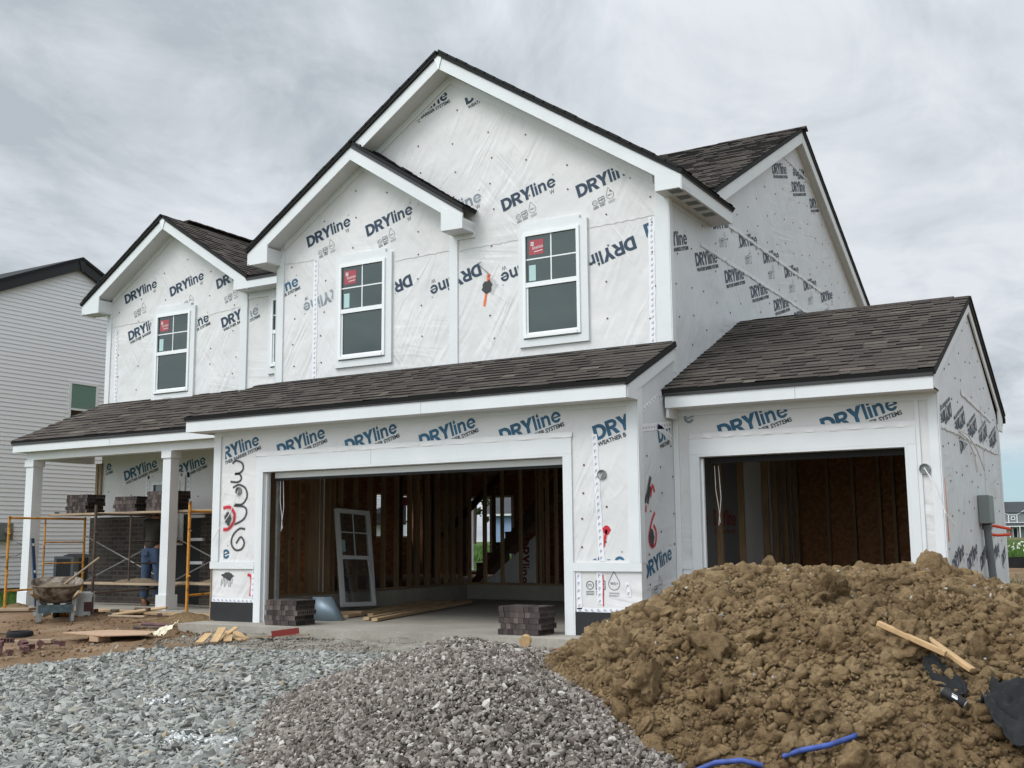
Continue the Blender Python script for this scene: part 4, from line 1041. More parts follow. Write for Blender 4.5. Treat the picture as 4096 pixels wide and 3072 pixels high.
for i,(x,y,z,rz,ry,lab) in enumerate([(-6.28,-3.02,.0,.9,0,'red brown brick lying flat at the left frame edge, under another brick'),(-6.30,-3.00,.07,.8,0,'red brown brick resting on a lower brick at the left'),
  (-6.02,-2.86,0,1.2,0,'red brown brick on edge showing three core holes, right of the pair'),(-6.12,-2.74,0,.3,0,'red brown brick behind the one showing its cores'),(-6.0,-2.38,0,1.35,.15,'red brown cored brick standing apart at the right end of the scatter'),
  (-6.32,-2.68,.03,.2,.5,'tilted broken brick at the back of the scatter'),(-6.17,-2.56,.02,1.1,.7,'jagged upright broken brick in the scatter'),(-6.42,-2.84,.08,2.2,.1,'brick lying across the back of the scatter'),
  (-5.93,-3.14,0,1.5,.3,'small broken brick piece in front of the scatter')]):
    o=put_brick(x,y,gz0(x,y)+z+.035,rz,lab,'bricks scattered on the dirt at the left',bm2,0,ry)
    if i in (5,6,8): o.scale=(1,.55 if i!=8 else .35,1.1)
for x,y,rz,lab in ((-7.05,.18,.9,'small brick lying on the dirt before the porch'),(-8.9,.45,.2,'pale mortar caked brick beside the white bucket')):
    o=put_brick(x,y,gz0(x,y)+.025,rz,lab,None,bm2)
# ---- scaffold
SF=thing('scaffold','rusty orange tube scaffold with cross braces in front of the brick porch wall','scaffold',(-10.95,.3,0))
def frame(x,y0,y1,h,mats,hv=1.60,walk=True):
    m=MB();z0=gz0(x,y0)+.02
    m.tube([(x,y0,z0),(x,y0,h)],.024,10);m.tube([(x,y1,.06),(x,y1,hv)],.022,10)
    m.tube([(x,y0,hv-.03),(x,y1,hv-.03)],.02,10)
    yi=y0+(y1-y0)*.46
    m.tube([(x,yi,.5),(x,yi,hv-.05)],.016,8)
    for z in (.78,1.15): m.tube([(x,yi,z),(x,y1,z)],.013,8)
    m.tube([(x,y0,.33),(x,y1,.36)],.018,8)
    for z in (.6,1.25): m.tube([(x,y1,z),(x+.05,y1-.02,z)],.012,6)
    for z in (.62,1.3): m.tube([(x,y0,z),(x+.06,y0-.01,z)],.014,6)
    p=part(m,'scaffold_frame',mats,SF,smooth=True);return p
frame(-10.95,.30,1.85,1.60,'orange');frame(-8.74,.30,1.85,1.74,'rust',1.62)['label']='dark rusty scaffold frame';frame(-6.61,.30,1.85,1.74,'orange',1.62)
for a,b in ((-10.95,-8.74),(-8.74,-6.61),(-6.61,-4.9)):
    b2=min(b,-5.95)
    za=1.25;zb_=.45
    f=(b2-a)/(b-a)
    part(MB().tube([(a+.04,1.87,za),(b2,1.87,za+(zb_-za)*f)],.013,8),'cross_brace','galv',SF)
    part(MB().tube([(a+.04,1.90,zb_),(b2,1.90,zb_+(za-zb_)*f)],.013,8),'cross_brace','galv',SF)
def planks(lst):
    for (p,q,w,h,lab,grp,mat,cat) in lst:
        o=MB().beam(p,q,w,h).build('plank',M[mat],None,loc=p);bevel(o,.003);tag(o,lab,cat,grp)
g1='planks laid on the scaffold'
planks([((-11.2,1.34,1.636),(-6.0,1.24,1.636),.23,.036,'front plank of the upper scaffold deck under the brick stacks',g1,'plank','plank'),
 ((-11.0,1.60,1.636),(-6.0,1.52,1.636),.23,.036,'rear plank of the upper scaffold deck under the brick stacks',g1,'plank','plank'),
 ((-10.55,1.55,.43),(-8.0,1.5,.43),.24,.04,'lower scaffold plank with a mortar heap, left of the white post',g1,'plank','plank'),
 ((-8.05,1.45,.46),(-5.9,1.4,.44),.24,.04,'lower scaffold plank with a mortar heap, right of the white post',g1,'plank','plank'),
 ((-10.2,.73,.035),(-8.0,.70,.03),.14,.04,'pale plank lying on the ground along the porch edge',None,'studx','plank'),
 ((-7.9,.66,.02),(-6.0,.70,.02),.09,.04,'thin plank along the porch edge right of the middle post',None,'studx','plank'),
 ((-11.35,.18,gz0(0,.2)+.04),(-10.5,.52,gz0(0,.4)+.05),.24,.045,'short plank under the leg of the left scaffold frame',None,'plank','plank'),
 ((-7.2,-2.35,-.17),(-6.55,-2.05,-.15),.12,.05,'short timber at the left behind the loose bricks',None,'plank','plank')])
o=MB().obox((-9.95,1.9,.62),(.95,0,0),(0,.02,0),(0,0,.02)).build('timber_rail',M['rust'],None,loc=(-9.95,1.9,.6));
bpy.data.objects.remove(o)
def lump(name,c,rx,ry,h,mat,lab,cat,seed=0,n=26,kind=None,parent=None,group=None):
    R=np.random.default_rng(seed);V=[];F=[]
    for i in range(n+1):
        for j in range(n+1):
            x=-1+2*i/n;y=-1+2*j/n;d=math.hypot(x,y)
            z=max(0,1-d**1.6)*h*(1+.5*float(fbm(np.array([x*2+seed]),np.array([y*2]),4)[0]))+float(fbm(np.array([x*5+seed]),np.array([y*5]),3)[0])*h*.25*(d<1)
            V.append((c[0]+x*rx,c[1]+y*ry,c[2]+max(z,-.004)))
    for i in range(n):
        for j in range(n):
            a=i*(n+1)+j
            if math.hypot(-1+2*(i+.5)/n,-1+2*(j+.5)/n)<1.08: F.append((a,a+n+1,a+n+2,a+1))
    m=MB();m.add(V,F);o=m.build(name,M[mat],parent,smooth=True,loc=None if parent is not None else c)
    if parent is None: tag(o,lab,cat,group,kind)
    return o
lump('mortar_heap',(-9.1,1.52,.452),.62,.11,.075,'mortar','heap of wet mortar on the left lower plank','mortar',1)
lump('mortar_heap',(-7.0,1.43,.472),.52,.11,.09,'mortar','heap of wet mortar on the right lower plank','mortar',2)
# trowel on upper deck
t=thing('trowel','brick trowel lying at the left end of the upper scaffold deck','trowel',(-10.98,1.28,1.66))
part(MB().tube([(-11.05,1.28,1.675),(-10.95,1.28,1.672)],.014,8),'handle','black',t);part(MB().tube([(-10.95,1.28,1.672),(-10.88,1.28,1.68)],.005,6).prism([(-10.89,1.24),(-10.75,1.28),(-10.89,1.32)],'z',1.662,1.665),'blade','galv',t)
# ---- level leaning on left post
lv=thing('spirit_level','long blue spirit level leaning against the left porch post','level',(-10.90,.9,.0))
part(MB().beam((-10.80,.80,.05),(-11.13,.90,1.22),.03,.06,(0,1,0)),'body','levelblue',lv)
for t_ in (.15,.5,.9):
    c=Vector((-10.80,.80,.05)).lerp(Vector((-11.13,.90,1.22)),t_);part(MB().obox(c,(.02,0,-.005),(0,.017,0),(.0,0,.03)),'vial','white',lv)
part(MB().beam((-10.84,.80,.05),(-11.17,.90,1.22),.032,.006,(0,1,0)),'edge_rail','galv',lv)
# ---- wheelbarrow (local axes: +y forwards to the wheel)
W=thing('wheelbarrow','mortar caked wheelbarrow with wooden handles and dented steel tray','wheelbarrow')
n=28;V=[];F=[];prof=[(0.0,.20,.50),(.06,.28,.62),(.16,.33,.78),(.30,.375,.92)]
def ringpt(k,rx,ry,z,dy):
    t=2*PI*k/n;c,s=math.cos(t),math.sin(t);e=.62
    return (rx*math.copysign(abs(c)**e,c),ry/2*math.copysign(abs(s)**e,s)+dy,z)
for side in (0,1):
    for (h,rx,L) in prof:
        for k in range(n):
            x,y,z=ringpt(k,rx-side*.008,L-side*.016,.30+h+side*.006,.22)
            z+=(.06*(y-.22)/.45)*h/.3
            V.append((x,y,z))
for side in (0,1):
    o_=side*len(prof)*n
    for i in range(len(prof)-1):
        for k in range(n): F.append((o_+i*n+k,o_+i*n+(k+1)%n,o_+(i+1)*n+(k+1)%n,o_+(i+1)*n+k))
    F.append(tuple(o_+k for k in range(n)))
m=MB();m.add(V,F);tr=m.build('tray',M['tray'],W,smooth=True)
rim=[]
for k in range(n+1):
    x,y,z=ringpt(k%n,.377,.924,.60,.22);rim.append((x,y,z+.06*(y-.22)/.45))
MB().tube(rim,.011,8,cap=False).build('rim',M['mortar'],tr,smooth=True)
for s in(-1,1): MB().beam((s*.33,-.62,.48),(s*.14,.75,.20),.042,.045).build('handle',M['plank'],W)
for s in(-1,1):
    MB().beam((s*.255,-.06,.36),(s*.245,-.10,.02),.045,.02,(0,1,0)).beam((s*.245,-.10,.015),(s*.225,.12,.015),.045,.012).beam((s*.225,.12,.015),(s*.205,.34,.30),.045,.012,(0,1,0)).build('leg',M['galv'],W)
MB().box(-.245,.245,-.105,-.09,.15,.27).build('brace_panel',M['steelblue'],W)
MB().box(-.26,.26,.0,.03,.285,.305).box(-.22,.22,.38,.41,.27,.29).build('cross_bar',M['steelblue'],W)
wh=MB();
prof2=[(.125,-.045),(.165,-.05),(.19,-.03),(.198,0),(.19,.03),(.165,.05),(.125,.045)]
nn=24;b=[]
for r,ax in prof2:
    for k in range(nn): t=2*PI*k/nn;b.append((ax,.66+r*math.cos(t),.20+r*math.sin(t)))
ff=[]
for i in range(len(prof2)-1):
    for k in range(nn): ff.append((i*nn+k,i*nn+(k+1)%nn,(i+1)*nn+(k+1)%nn,(i+1)*nn+k))
wh.add(b,ff);wl_=wh.build('wheel',M['black'],W,smooth=True)
MB().tube([(-.04,.66,.20),(.04,.66,.20)],.126,20).build('rim',M['galv'],wl_);MB().tube([(-.12,.66,.20),(.12,.66,.20)],.012,8).build('axle',M['galv'],wl_)
ang=math.atan2(.62,-.785)-PI/2
W.location=(-8.57,-.50,gz0(-8.5,-.5)+.002);W.rotation_euler[2]=ang
MT=lump('mortar',(0,0,.0),.33,.38,.10,'mortar','grey wet mortar filling the wheelbarrow tray','mortar',4)
MT.location=W.matrix_basis@Vector((0,.24,.50));MT.rotation_euler[2]=ang
hoe=thing('mortar_hoe','mixing hoe with a wooden handle standing in the wheelbarrow mortar','hoe',(-8.75,-.2,.5))
part(MB().tube([(-8.78,-.22,.48),(-8.30,.05,.90)],.017,10),'handle','plank',hoe);part(MB().obox((-8.80,-.23,.46),(.02,-.01,.0),(.03,.07,0),(.0,.0,.05)),'blade','galv',hoe)
# ---- bucket
bx,by=-8.87,.27;bz=gz0(bx,by)
B=thing('bucket','white plastic pail with peeling maroon label beside the wheelbarrow','bucket',(bx,by,bz))
part(MB().lathe([(.0,0),(.130,0),(.132,.02),(.150,.30),(.156,.302),(.156,.325),(.150,.327),(.150,.335),(.157,.337),(.157,.36),(.152,.37),(.146,.368),(.128,.03),(0,.025)],(bx,by,bz),28),'body','bucket',B,smooth=True)
m=MB();a0=math.atan2(-11.7-by,6.15-bx)
vs=[];n=10
for i in range(n+1):
    t=a0-.1+i*.11
    for z in (.07,.22): r=.1345+z*.06;vs.append((bx+r*math.cos(t),by+r*math.sin(t),bz+z))
m.add(vs,[(2*i,2*i+2,2*i+3,2*i+1) for i in range(n)]);part(m,'label','maroon',B)
part(MB().tube([(bx+.155*math.cos(a0+1.5+t),by+.155*math.sin(a0+1.5+t),bz+.31-.10*math.sin(t)) for t in np.linspace(0,-2.9,12)],.003,6),'wire_handle','galv',B)
# ---- porch debris
def junk(mb,name,mat,lab,cat,loc,grp=None,bev=0):
    o=mb.build(name,M[mat],None,loc=loc)
    if bev: bevel(o,bev)
    return tag(o,lab,cat,grp)
junk(MB().tube([(-8.15,.22,.01),(-7.55,.42,.09),(-7.20,.45,.13)],[.022,.03,.022],8),'branch','studx','crooked bark covered stick before the middle porch post','stick',(-8.1,.3,0))
junk(MB().tube([(-8.1,.10,.0),(-7.4,.20,.0)],.02,8),'branch','plank','straight pale stick lying under the crooked stick','stick',(-8.1,.1,0))
junk(MB().tube([(-7.95,.5,.09),(-7.5,.38,.10)],.025,8),'branch','rust','short dark stick on top of the stick heap','stick',(-7.9,.5,.1))
junk(MB().box(-9.75,-9.50,-.02,.20,-.03,.03),'block','greybox','flat grey block lying left of the wheelbarrow legs','block',(-9.6,.1,0))
junk(MB().tube([(-9.3,.0,.02),(-9.0,.16,.02)],.045,12),'pipe_offcut','orange','short yellow pipe piece behind the wheelbarrow','pipe',(-9.3,0,0))
junk(MB().box(-8.42,-8.18,.30,.48,-.02,.045).box(-8.36,-8.24,.34,.44,.046,.085),'stone_block','mortar','pale mortar covered block on the ground right of the bucket','block',(-8.3,.4,0),bev=.01)
tp=thing('tape_roll','black strap roll lying on the dirt at the left edge','strap',(-7.75,-1.75,gz0(-7.75,-1.75)))
part(MB().lathe([(.13,0),(.17,.0),(.175,.05),(.165,.08),(.14,.08),(.13,.05),(.13,0)],(-7.62,-1.78,gz0(0,-1.8)),20).beam((-8.3,-1.9,-.13),(-7.7,-1.75,-.12),.05,.015),'strap','blackcloth',tp)
# hardboard sheet, plastic, rolled tubes
z=gz0(0,-1.5)
junk(MB().prism([(-6.62,-1.86),(-6.42,-1.28),(-5.66,-1.15),(-5.28,-1.60),(-5.66,-1.98)],'z',z+.07,z+.082),'hardboard_sheet','card','flat brown hardboard sheet lying on the dirt','board',(-6,-1.5,z))
junk(MB().box(-5.98,-5.80,-1.95,-1.75,z-.01,z+.065),'wood_block','card','small wooden block propping the hardboard sheet','block',(-5.9,-1.9,z),bev=.008)
def cloth(name,pts,n,amp,mat,lab,cat,seed,h0=.0,grp=None,rnd=False):
    """crumpled sheet from 4 corners (bilinear) plus folds"""
    a,b,c,d=[np.array(p,float) for p in pts];V=[];F=[];R=np.random.default_rng(seed)
    edge=lambda t,s:1+.16*float(fbm(np.array([t*3+s]),np.array([s*2.]),3)[0])
    for i in range(n+1):
        for j in range(n+1):
            u=i/n;v=j/n
            if rnd:
                a1=2*u-1;b1=2*v-1;u=.5+.56*a1*math.sqrt(max(0,1-b1*b1*.5));v=.5+.56*b1*math.sqrt(max(0,1-a1*a1*.5))
            uu=.5+(u-.5)*edge(v*2,seed+1);vv=.5+(v-.5)*edge(u*2,seed+5)
            p=a*(1-uu)*(1-vv)+b*uu*(1-vv)+c*uu*vv+d*(1-uu)*vv
            f=float(fbm(np.array([u*2.2+seed]),np.array([v*5.5]),4)[0]);g=abs(float(fbm(np.array([u*6+seed*3]),np.array([v*1.8]),3)[0]))
            p=p+np.array([0,0,amp*(f+g*1.4+.25)]);V.append(tuple(p))
    for i in range(n):
        for j in range(n): k=i*(n+1)+j;F.append((k,k+n+1,k+n+2,k+1))
    m=MB();m.add(V,F);o=m.build(name,M[mat],None,smooth=True,loc=tuple(a));s=o.modifiers.new('s','SOLIDIFY');s.thickness=.003
    return tag(o,lab,cat,grp)
z=gz0(0,-1.2)
cloth('plastic_sheet',[(-5.48,-1.42,z+.02),(-5.22,-1.36,z+.03),(-5.30,-1.08,z+.17),(-5.50,-1.18,z+.06)],22,.05,'cream','crumpled cream plastic sheet beside the hardboard','plastic',3)
junk(MB().tube([(-6.45,-.82,z+.06),(-5.95,-.62,z+.05)],.03,10),'rust_pipe','rust','rusty pipe piece lying behind the hardboard, left one','pipe',(-6.4,-.8,z),'two rusty pipe pieces')
junk(MB().tube([(-6.40,-.72,z+.10),(-5.98,-.52,z+.08)],.026,10),'rust_pipe','maroon','dark pipe piece lying on the rusty one','pipe',(-6.4,-.7,z),'two rusty pipe pieces')
# offcuts of wood at the left corner of the drive
zz=gz0(0,-1.2)
for i,(x,y,l,r,ti) in enumerate([(-4.20,-1.75,.34,1.9,.35),(-4.10,-1.60,.40,2.0,.5),(-4.02,-1.45,.42,2.3,.3),(-4.22,-1.40,.36,1.3,.55),(-3.95,-1.25,.50,2.9,.1),(-4.05,-1.10,.46,2.75,.2)]):
    d=Vector((math.cos(r)*math.cos(ti),math.sin(r)*math.cos(ti),math.sin(ti)))
    p=Vector((x,y,zz+.01));junk(MB().beam(p,p+d*l*.8,.10,.012),'wood_shim','cedar','thin pale wood offcut in the fan of pieces left of the drive','offcut',tuple(p),'fan of wood offcuts by the drive')
junk(MB().beam((-4.2,-1.05,zz+.02),(-3.35,-.70,zz+.06),.06,.02),'wood_strip','plank','long dark strip of wood pointing from the offcuts to the slab','wood strip',(-4.2,-1,zz))
# red angle iron, round log slice, rust plate
junk(MB().beam((-3.70,-1.06,-.07),(-3.42,-.86,-.04),.06,.006).beam((-3.68,-1.03,-.04),(-3.40,-.83,.0),.006,.075),'steel_angle','redsteel','dark red steel angle standing in the dust before the slab','angle iron',(-3.5,-.9,-.05))
junk(MB().tube([(-.02,-.98,.0),(-.04,-.90,.015)],.062,18),'log_slice','cedar','round sawn wood slice leaning at the foot of the slab','wood slice',(0,-.95,0))
junk(MB().box(.28,.62,-.86,-.74,-.09,-.075),'rust_plate','redsteel','small dark red steel plate on the dirt before the slab','plate',(.4,-.8,-.1))
# ---- inside wide bay
L=[((-3.70,.92,.03),(-4.72,5.1,.05)),((-3.46,.80,.03),(-4.5,4.9,.05)),((-4.15,1.6,.03),(-5.0,5.0,.05)),((-4.65,2.0,.03),(-5.35,4.9,.05)),((-4.3,1.2,.03),(-4.85,4.4,.05))]
for i,(p,q) in enumerate(L):
    lab=['long pine timber on the garage floor, second from the right','long pine timber on the garage floor, rightmost and nearest','long pine timber in the middle of the lumber on the garage floor','long pine timber on the garage floor, farthest left by the wall','pine timber between the others on the garage floor'][i]
    junk(MB().beam(p,q,.088,.04),'timber','studx',lab,'timber',p,'timbers on the garage floor')
junk(MB().beam((-4.75,1.15,.06),(-4.35,1.62,.06),.09,.05,(0,0,1)).beam((-4.80,1.2,.02),(-4.4,1.2,.02),.09,.03),'timber_offcut','studx','short yellow timber offcut next to the sheet metal','timber offcut',(-4.7,1.2,0))
d=thing('duct_piece','bent grey sheet metal duct piece standing on the slab','duct',(-4.35,.75,0))
V=[];n=22
for i in range(n+1):
    t=PI*.95+ (i/n)*PI*1.15
    V+= [(-4.40+.15*math.cos(t),.80+.13*math.sin(t),.33),(-4.34+.23*math.cos(t)+(.10 if i>n*.5 else 0)*(i/n),.80+.17*math.sin(t),.004)]
m=MB();m.add(V,[(2*i,2*i+2,2*i+3,2*i+1) for i in range(n)]);o=part(m,'sheet','duct',d,smooth=True);o.modifiers.new('s','SOLIDIFY').thickness=.003
wn=thing('leaning_window','uninstalled white window unit leaning on the left garage wall','window unit')
m=MB();w_,h_=.92,1.60;m.box(0,.07,0,.06,0,h_).box(w_-.07,w_,0,.06,0,h_).box(.07,w_-.07,0,.06,h_-.07,h_).box(.07,w_-.07,0,.06,0,.07);m.build('frame',M['vinyl'],wn)
MB().box(.07,w_-.07,.0,.03,h_*.5-.03,h_*.5+.03).build('meeting_rail',M['vinyl'],wn)
o=MB().box(.07,w_-.07,.035,.04,.07,h_*.5-.03).box(.07,w_-.07,.035,.04,h_*.5+.03,h_-.07).build('pane',M['clearglass'],wn)
MB().box(w_/2-.008,w_/2+.008,.022,.034,h_*.5+.03,h_-.07).box(.07,w_-.07,.021,.033,h_*.76-.008,h_*.76+.008).build('muntin',M['vinyl'],wn)
MB().beam((w_-.16,-.005,h_*.5),(w_-.05,-.02,.05),.03,.02,(0,1,0)).build('loose_rail',M['vinyl'],wn)
MB().box(.10,.20,.028,.034,h_*.56,h_*.68).build('sticker',M['paleblue'],wn)
wn.location=(-5.36,2.45,.075);wn.rotation_euler=(math.radians(-7),math.radians(2),math.radians(92))
# ---- worker with back to us
def skin_fig(name,verts,edges,mat,parent,sub=2,root=0):
    me=bpy.data.meshes.new(name);me.from_pydata([v[:3] for v in verts],edges and [e for e in edges],[])
    o=bpy.data.objects.new(name,me);COL.objects.link(o)
    sk=o.modifiers.new('k','SKIN');sk.use_smooth_shade=True
    for i,v in enumerate(verts):
        r=v[3] if isinstance(v[3],tuple) else (v[3],v[3]);me.skin_vertices[0].data[i].radius=r;me.skin_vertices[0].data[i].use_root=(i==root)
    sb=o.modifiers.new('s','SUBSURF');sb.levels=sub;sb.render_levels=sub
    dg=bpy.context.evaluated_depsgraph_get();m2=bpy.data.meshes.new_from_object(o.evaluated_get(dg));bpy.data.objects.remove(o)
    m2.name=name;m2.materials.clear();m2.materials.append(M[mat]);m2.polygons.foreach_set('use_smooth',[True]*len(m2.polygons))
    o=bpy.data.objects.new(name,m2);COL.objects.link(o);o.parent=parent;o['wl']=(0,0,0);return o
PR=thing('person','person in olive shirt and blue jeans facing the brick porch wall','person')
bv=[(0,0,.95,.13),(0,.01,1.10,.115),(0,.05,1.28,.14),(0,.09,1.44,.12),(0,.12,1.53,.052),(0,.16,1.62,.085),(0,.18,1.71,.088)]
be=[(i,i+1) for i in range(6)]
def limb(pts,frm):
    global bv,be
    for p in pts: bv.append(p);be.append((frm,len(bv)-1));frm=len(bv)-1
    return frm
for s in(-1,1):
    limb([(s*.10,0,.88,.09),(s*.12,.02,.50,.058),(s*.13,-.02,.10,.04),(s*.14,.07,.03,.035),(s*.145,.16,.025,.028)],0)
    h=limb([(s*.18,.09,1.42,.062),(s*.25,.14,1.17,.042),(s*.19,.36,1.08,.034),(s*.18,.46,1.09,.026),(s*.18,.52,1.09,.03)],3)
    for k in range(4):
        a=(k-1.5)*.021;L_=(.055,.065,.062,.05)[k]
        limb([(s*.18+a,.545,1.085,.010),(s*.18+a*1.1,.545+L_*.6,1.075,.009),(s*.18+a*1.1,.545+L_,1.05,.008)],h)
    limb([(s*.18-s*.035,.49,1.08,.011),(s*.18-s*.055,.53,1.07,.010)],h-0)
body=skin_fig('body',bv,be,'skin',PR)
skin_fig('shirt',[(0,0,.90,.165),(0,.01,1.12,.138),(0,.05,1.30,.160),(0,.09,1.45,.125)]+[(-.19,.09,1.42,.078),(-.26,.14,1.18,.058),(-.20,.35,1.09,.046),(.19,.09,1.42,.078),(.26,.14,1.18,.058),(.20,.35,1.09,.046),(0,.11,1.51,.07)],[(0,1),(1,2),(2,3),(3,4),(4,5),(5,6),(3,7),(7,8),(8,9),(3,10)],'shirt',PR)
skin_fig('jeans',[(0,0,1.08,.125),(0,0,.92,.150),(-.105,0,.82,.112),(-.125,.02,.50,.082),(-.135,-.01,.10,.075),(.105,0,.82,.112),(.125,.02,.50,.082),(.135,-.01,.10,.075)],[(0,1),(1,2),(2,3),(3,4),(1,5),(5,6),(6,7)],'jeans',PR)
for s in(-1,1): skin_fig('boot',[(s*.135,-.05,.06,.055),(s*.14,.04,.05,.052),(s*.145,.16,.04,.042),(s*.135,-.02,.15,.055)],[(0,1),(1,2),(0,3)],'boot',PR)
skin_fig('hair',[(0,.13,1.66,.085),(0,.15,1.73,.092)],[(0,1)],'hair',PR)
# face on the far side of the head
MB().obox((0,.27,1.66),(.012,0,0),(0,.018,0),(0,0,.02)).build('nose',M['skin'],PR);
for s in (-1,1): MB().obox((s*.03,.258,1.685),(.012,0,0),(0,.004,0),(0,0,.006)).build('eye',M['white'],PR);MB().obox((s*.088,.17,1.66),(.008,0,0),(0,.02,0),(0,0,.03)).build('ear',M['skin'],PR)
MB().obox((0,.258,1.62),(.022,0,0),(0,.004,0),(0,0,.004)).build('mouth',M['redsteel'],PR)
MB().box(-.12,.0,-.158,-.152,.86,.96).build('back_pocket',M['jeans'],PR)
PR.location=(-8.88,1.62,.055);PR.rotation_euler[2]=.25
# ---- on the dirt mound: handled after the mound is built
# ------------------------------------------------------------------ terrain
def smooth(e0,e1,x): t=np.clip((x-e0)/(e1-e0),0,1);return t*t*(3-2*t)
def gzn(x,y):
    z=-.02+np.minimum(0,(y-.3))*.065+np.maximum(0,y-8)*.021*np.clip((x+9)/3,0,1)*1.0
    z=z+np.maximum(0,y-12)*.012*(1-np.clip((x+9)/3,0,1))
    z=np.where(y<-12,-.82+(y+12)*.01,z)
    z=np.minimum(z,1.02+0*z)
    return z
def ax(segs):
    o=[]
    for a,b,s in segs: o+=list(np.arange(a,b,s))
    return np.array(o+[segs[-1][1]])
xs=ax([(-900,-100,100),(-100,-30,10),(-30,-12,1.0),(-12,-9,.12),(-9,5.5,.05),(5.5,9,.15),(9,30,1.5),(30,100,10),(100,900,100)])
ys=ax([(-300,-60,40),(-60,-12,4),(-12,-7,.5),(-7,1.3,.05),(1.3,8,.25),(8,30,.8),(30,100,8),(100,900,80)])
X,Y=np.meshgrid(xs,ys)
Z=gzn(X,Y)
nearw=smooth(-11,-9,X)*(1-smooth(6,9,X))*smooth(-12,-7,Y)*(1-smooth(.2,.8,Y))
Z=Z+nearw*(.045*fbm(X,Y,5,1.1)+.028*fbm(X+9,Y,3,6.)+.014*fbm(X,Y+4,2,15))
farw=1-nearw;Z=Z+(.03*fbm(X,Y,3,.6))*farw*smooth(6.2,8,X)
dust=smooth(-5.2,-4.4,X+.4*fbm(X,Y,3,1.2))*(1-smooth(.0,.7,X))*smooth(-1.75,-1.35,Y+.3*fbm(X,Y,3,1.5))*(1-smooth(-.5,-.3,Y))
Z=Z+dust*(.16*np.abs(fbm(X,Y,5,2.6)))*(smooth(-1.5,-.9,Y))-.06*smooth(-1.5,-.8,Y)*smooth(-6.2,-5.5,X)*(1-smooth(1.0,1.6,X))*(Y<.3)
# keep the soil under the slabs and the house
house=(X>-11.6)&(X<4.2)&(Y>.8)&(Y<12.3);Z=np.where(house,-.25,Z);g2=(X>-5.9)&(X<1.0)&(Y>-.54);Z=np.where(g2&(Y<12.3),-.3,Z)
nx,ny=len(xs),len(ys)
V=np.stack([X.ravel(),Y.ravel(),Z.ravel()],1)
I,J=np.meshgrid(np.arange(nx-1),np.arange(ny-1));a=(J*nx+I).ravel();Fq=np.stack([a,a+1,a+nx+1,a+nx],1)
def npmesh(name,V,F,mats,attrs={},smoothf=False,fm=None):
    me=bpy.data.meshes.new(name);k=F.shape[1]
    me.vertices.add(len(V));me.vertices.foreach_set('co',V.astype(np.float32).ravel())
    me.loops.add(F.size);me.loops.foreach_set('vertex_index',F.astype(np.int32).ravel())
    me.polygons.add(len(F));me.polygons.foreach_set('loop_start',np.arange(0,F.size,k,dtype=np.int32))
    me.polygons.foreach_set('loop_total',np.full(len(F),k,np.int32))
    if fm is not None: me.polygons.foreach_set('material_index',fm.astype(np.int32))
    me.update(calc_edges=True);me.validate()
    for n_,v in attrs.items():
        at=me.attributes.new(n_,'FLOAT','POINT');at.data.foreach_set('value',v.astype(np.float32).ravel())
    me.polygons.foreach_set('use_smooth',[smoothf]*len(me.polygons))
    for m in mats: me.materials.append(m)
    o=bpy.data.objects.new(name,me);COL.objects.link(o);return o
def xl(y): # left edge of the gravel
    return np.interp(y,[-7,-3.85,-3.3,-2.66,-2.1,-1.74,-1.3,-1.0],[-5.3,-5.06,-4.95,-4.8,-4.5,-4.0,-3.75,-3.4])
nz=fbm(X,Y,4,.9)
gmask=np.clip(smooth(-11.9,-12.4,X+.0*nz)*0+((X<-11.75+.5*nz))*1.0+((X>5)&(Y>24+nz*3))*1.0+((Y>24)&(X<=5))*1.0+(Y<-14)*1.0+((X<-9.6)&(Y<-2.2+nz))*1.0,0,1)
gmask=np.maximum(gmask,((X>4.3)&(Y>11)&(Y<22))*np.clip(nz*2.2+.15,0,1)*.7)
gmask=np.where((Y>60)&(Y<74)&(X>-30),np.clip(.3+nz,0,1),gmask)
dmask=np.maximum(dust,((X>xl(Y)+.1)&(Y<-1.3)&(X<1.2))*.9)
gnd=npmesh('ground',V,Fq,[M['ground']],{'grass':gmask.ravel(),'dust':dmask.ravel()},True);gnd['kind']='structure'
# ------------------------------------------------------------------ stones
def ico(sub):
    bm=bmesh.new();bmesh.ops.create_icosphere(bm,subdivisions=sub,radius=1);V=np.array([v.co[:] for v in bm.verts]);F=np.array([[v.index for v in f.verts] for f in bm.faces]);bm.free();return V,F
IV,IF=ico(1)
def rotm(n,tilt=1.0):
    q=rng.normal(size=(n,4));q[:,1:3]*=tilt;q/=np.linalg.norm(q,axis=1)[:,None];w,x,y,z=q.T
    return np.stack([1-2*(y*y+z*z),2*(x*y-z*w),2*(x*z+y*w),2*(x*y+z*w),1-2*(x*x+z*z),2*(y*z-x*w),2*(x*z-y*w),2*(y*z+x*w),1-2*(x*x+y*y)],1).reshape(n,3,3)
def scatter(P,S,variants,F,tilt=1.0,asp=(1,.75,.5)):
    """P n*3 centres, S n sizes -> merged vertices/faces/tones"""
    n=len(P);k=variants.shape[1];vi=rng.integers(0,len(variants),n)
    B=variants[vi]*np.array(asp)*(1+.25*rng.normal(size=(n,1,3)).clip(-1,1))
    B=np.einsum('nij,nkj->nki',rotm(n,tilt),B)*S[:,None,None]+P[:,None,:]
    Fa=(F[None]+np.arange(n)[:,None,None]*k).reshape(-1,F.shape[1])
    tone=np.repeat(rng.random(n),k)
    return B.reshape(-1,3),Fa,tone
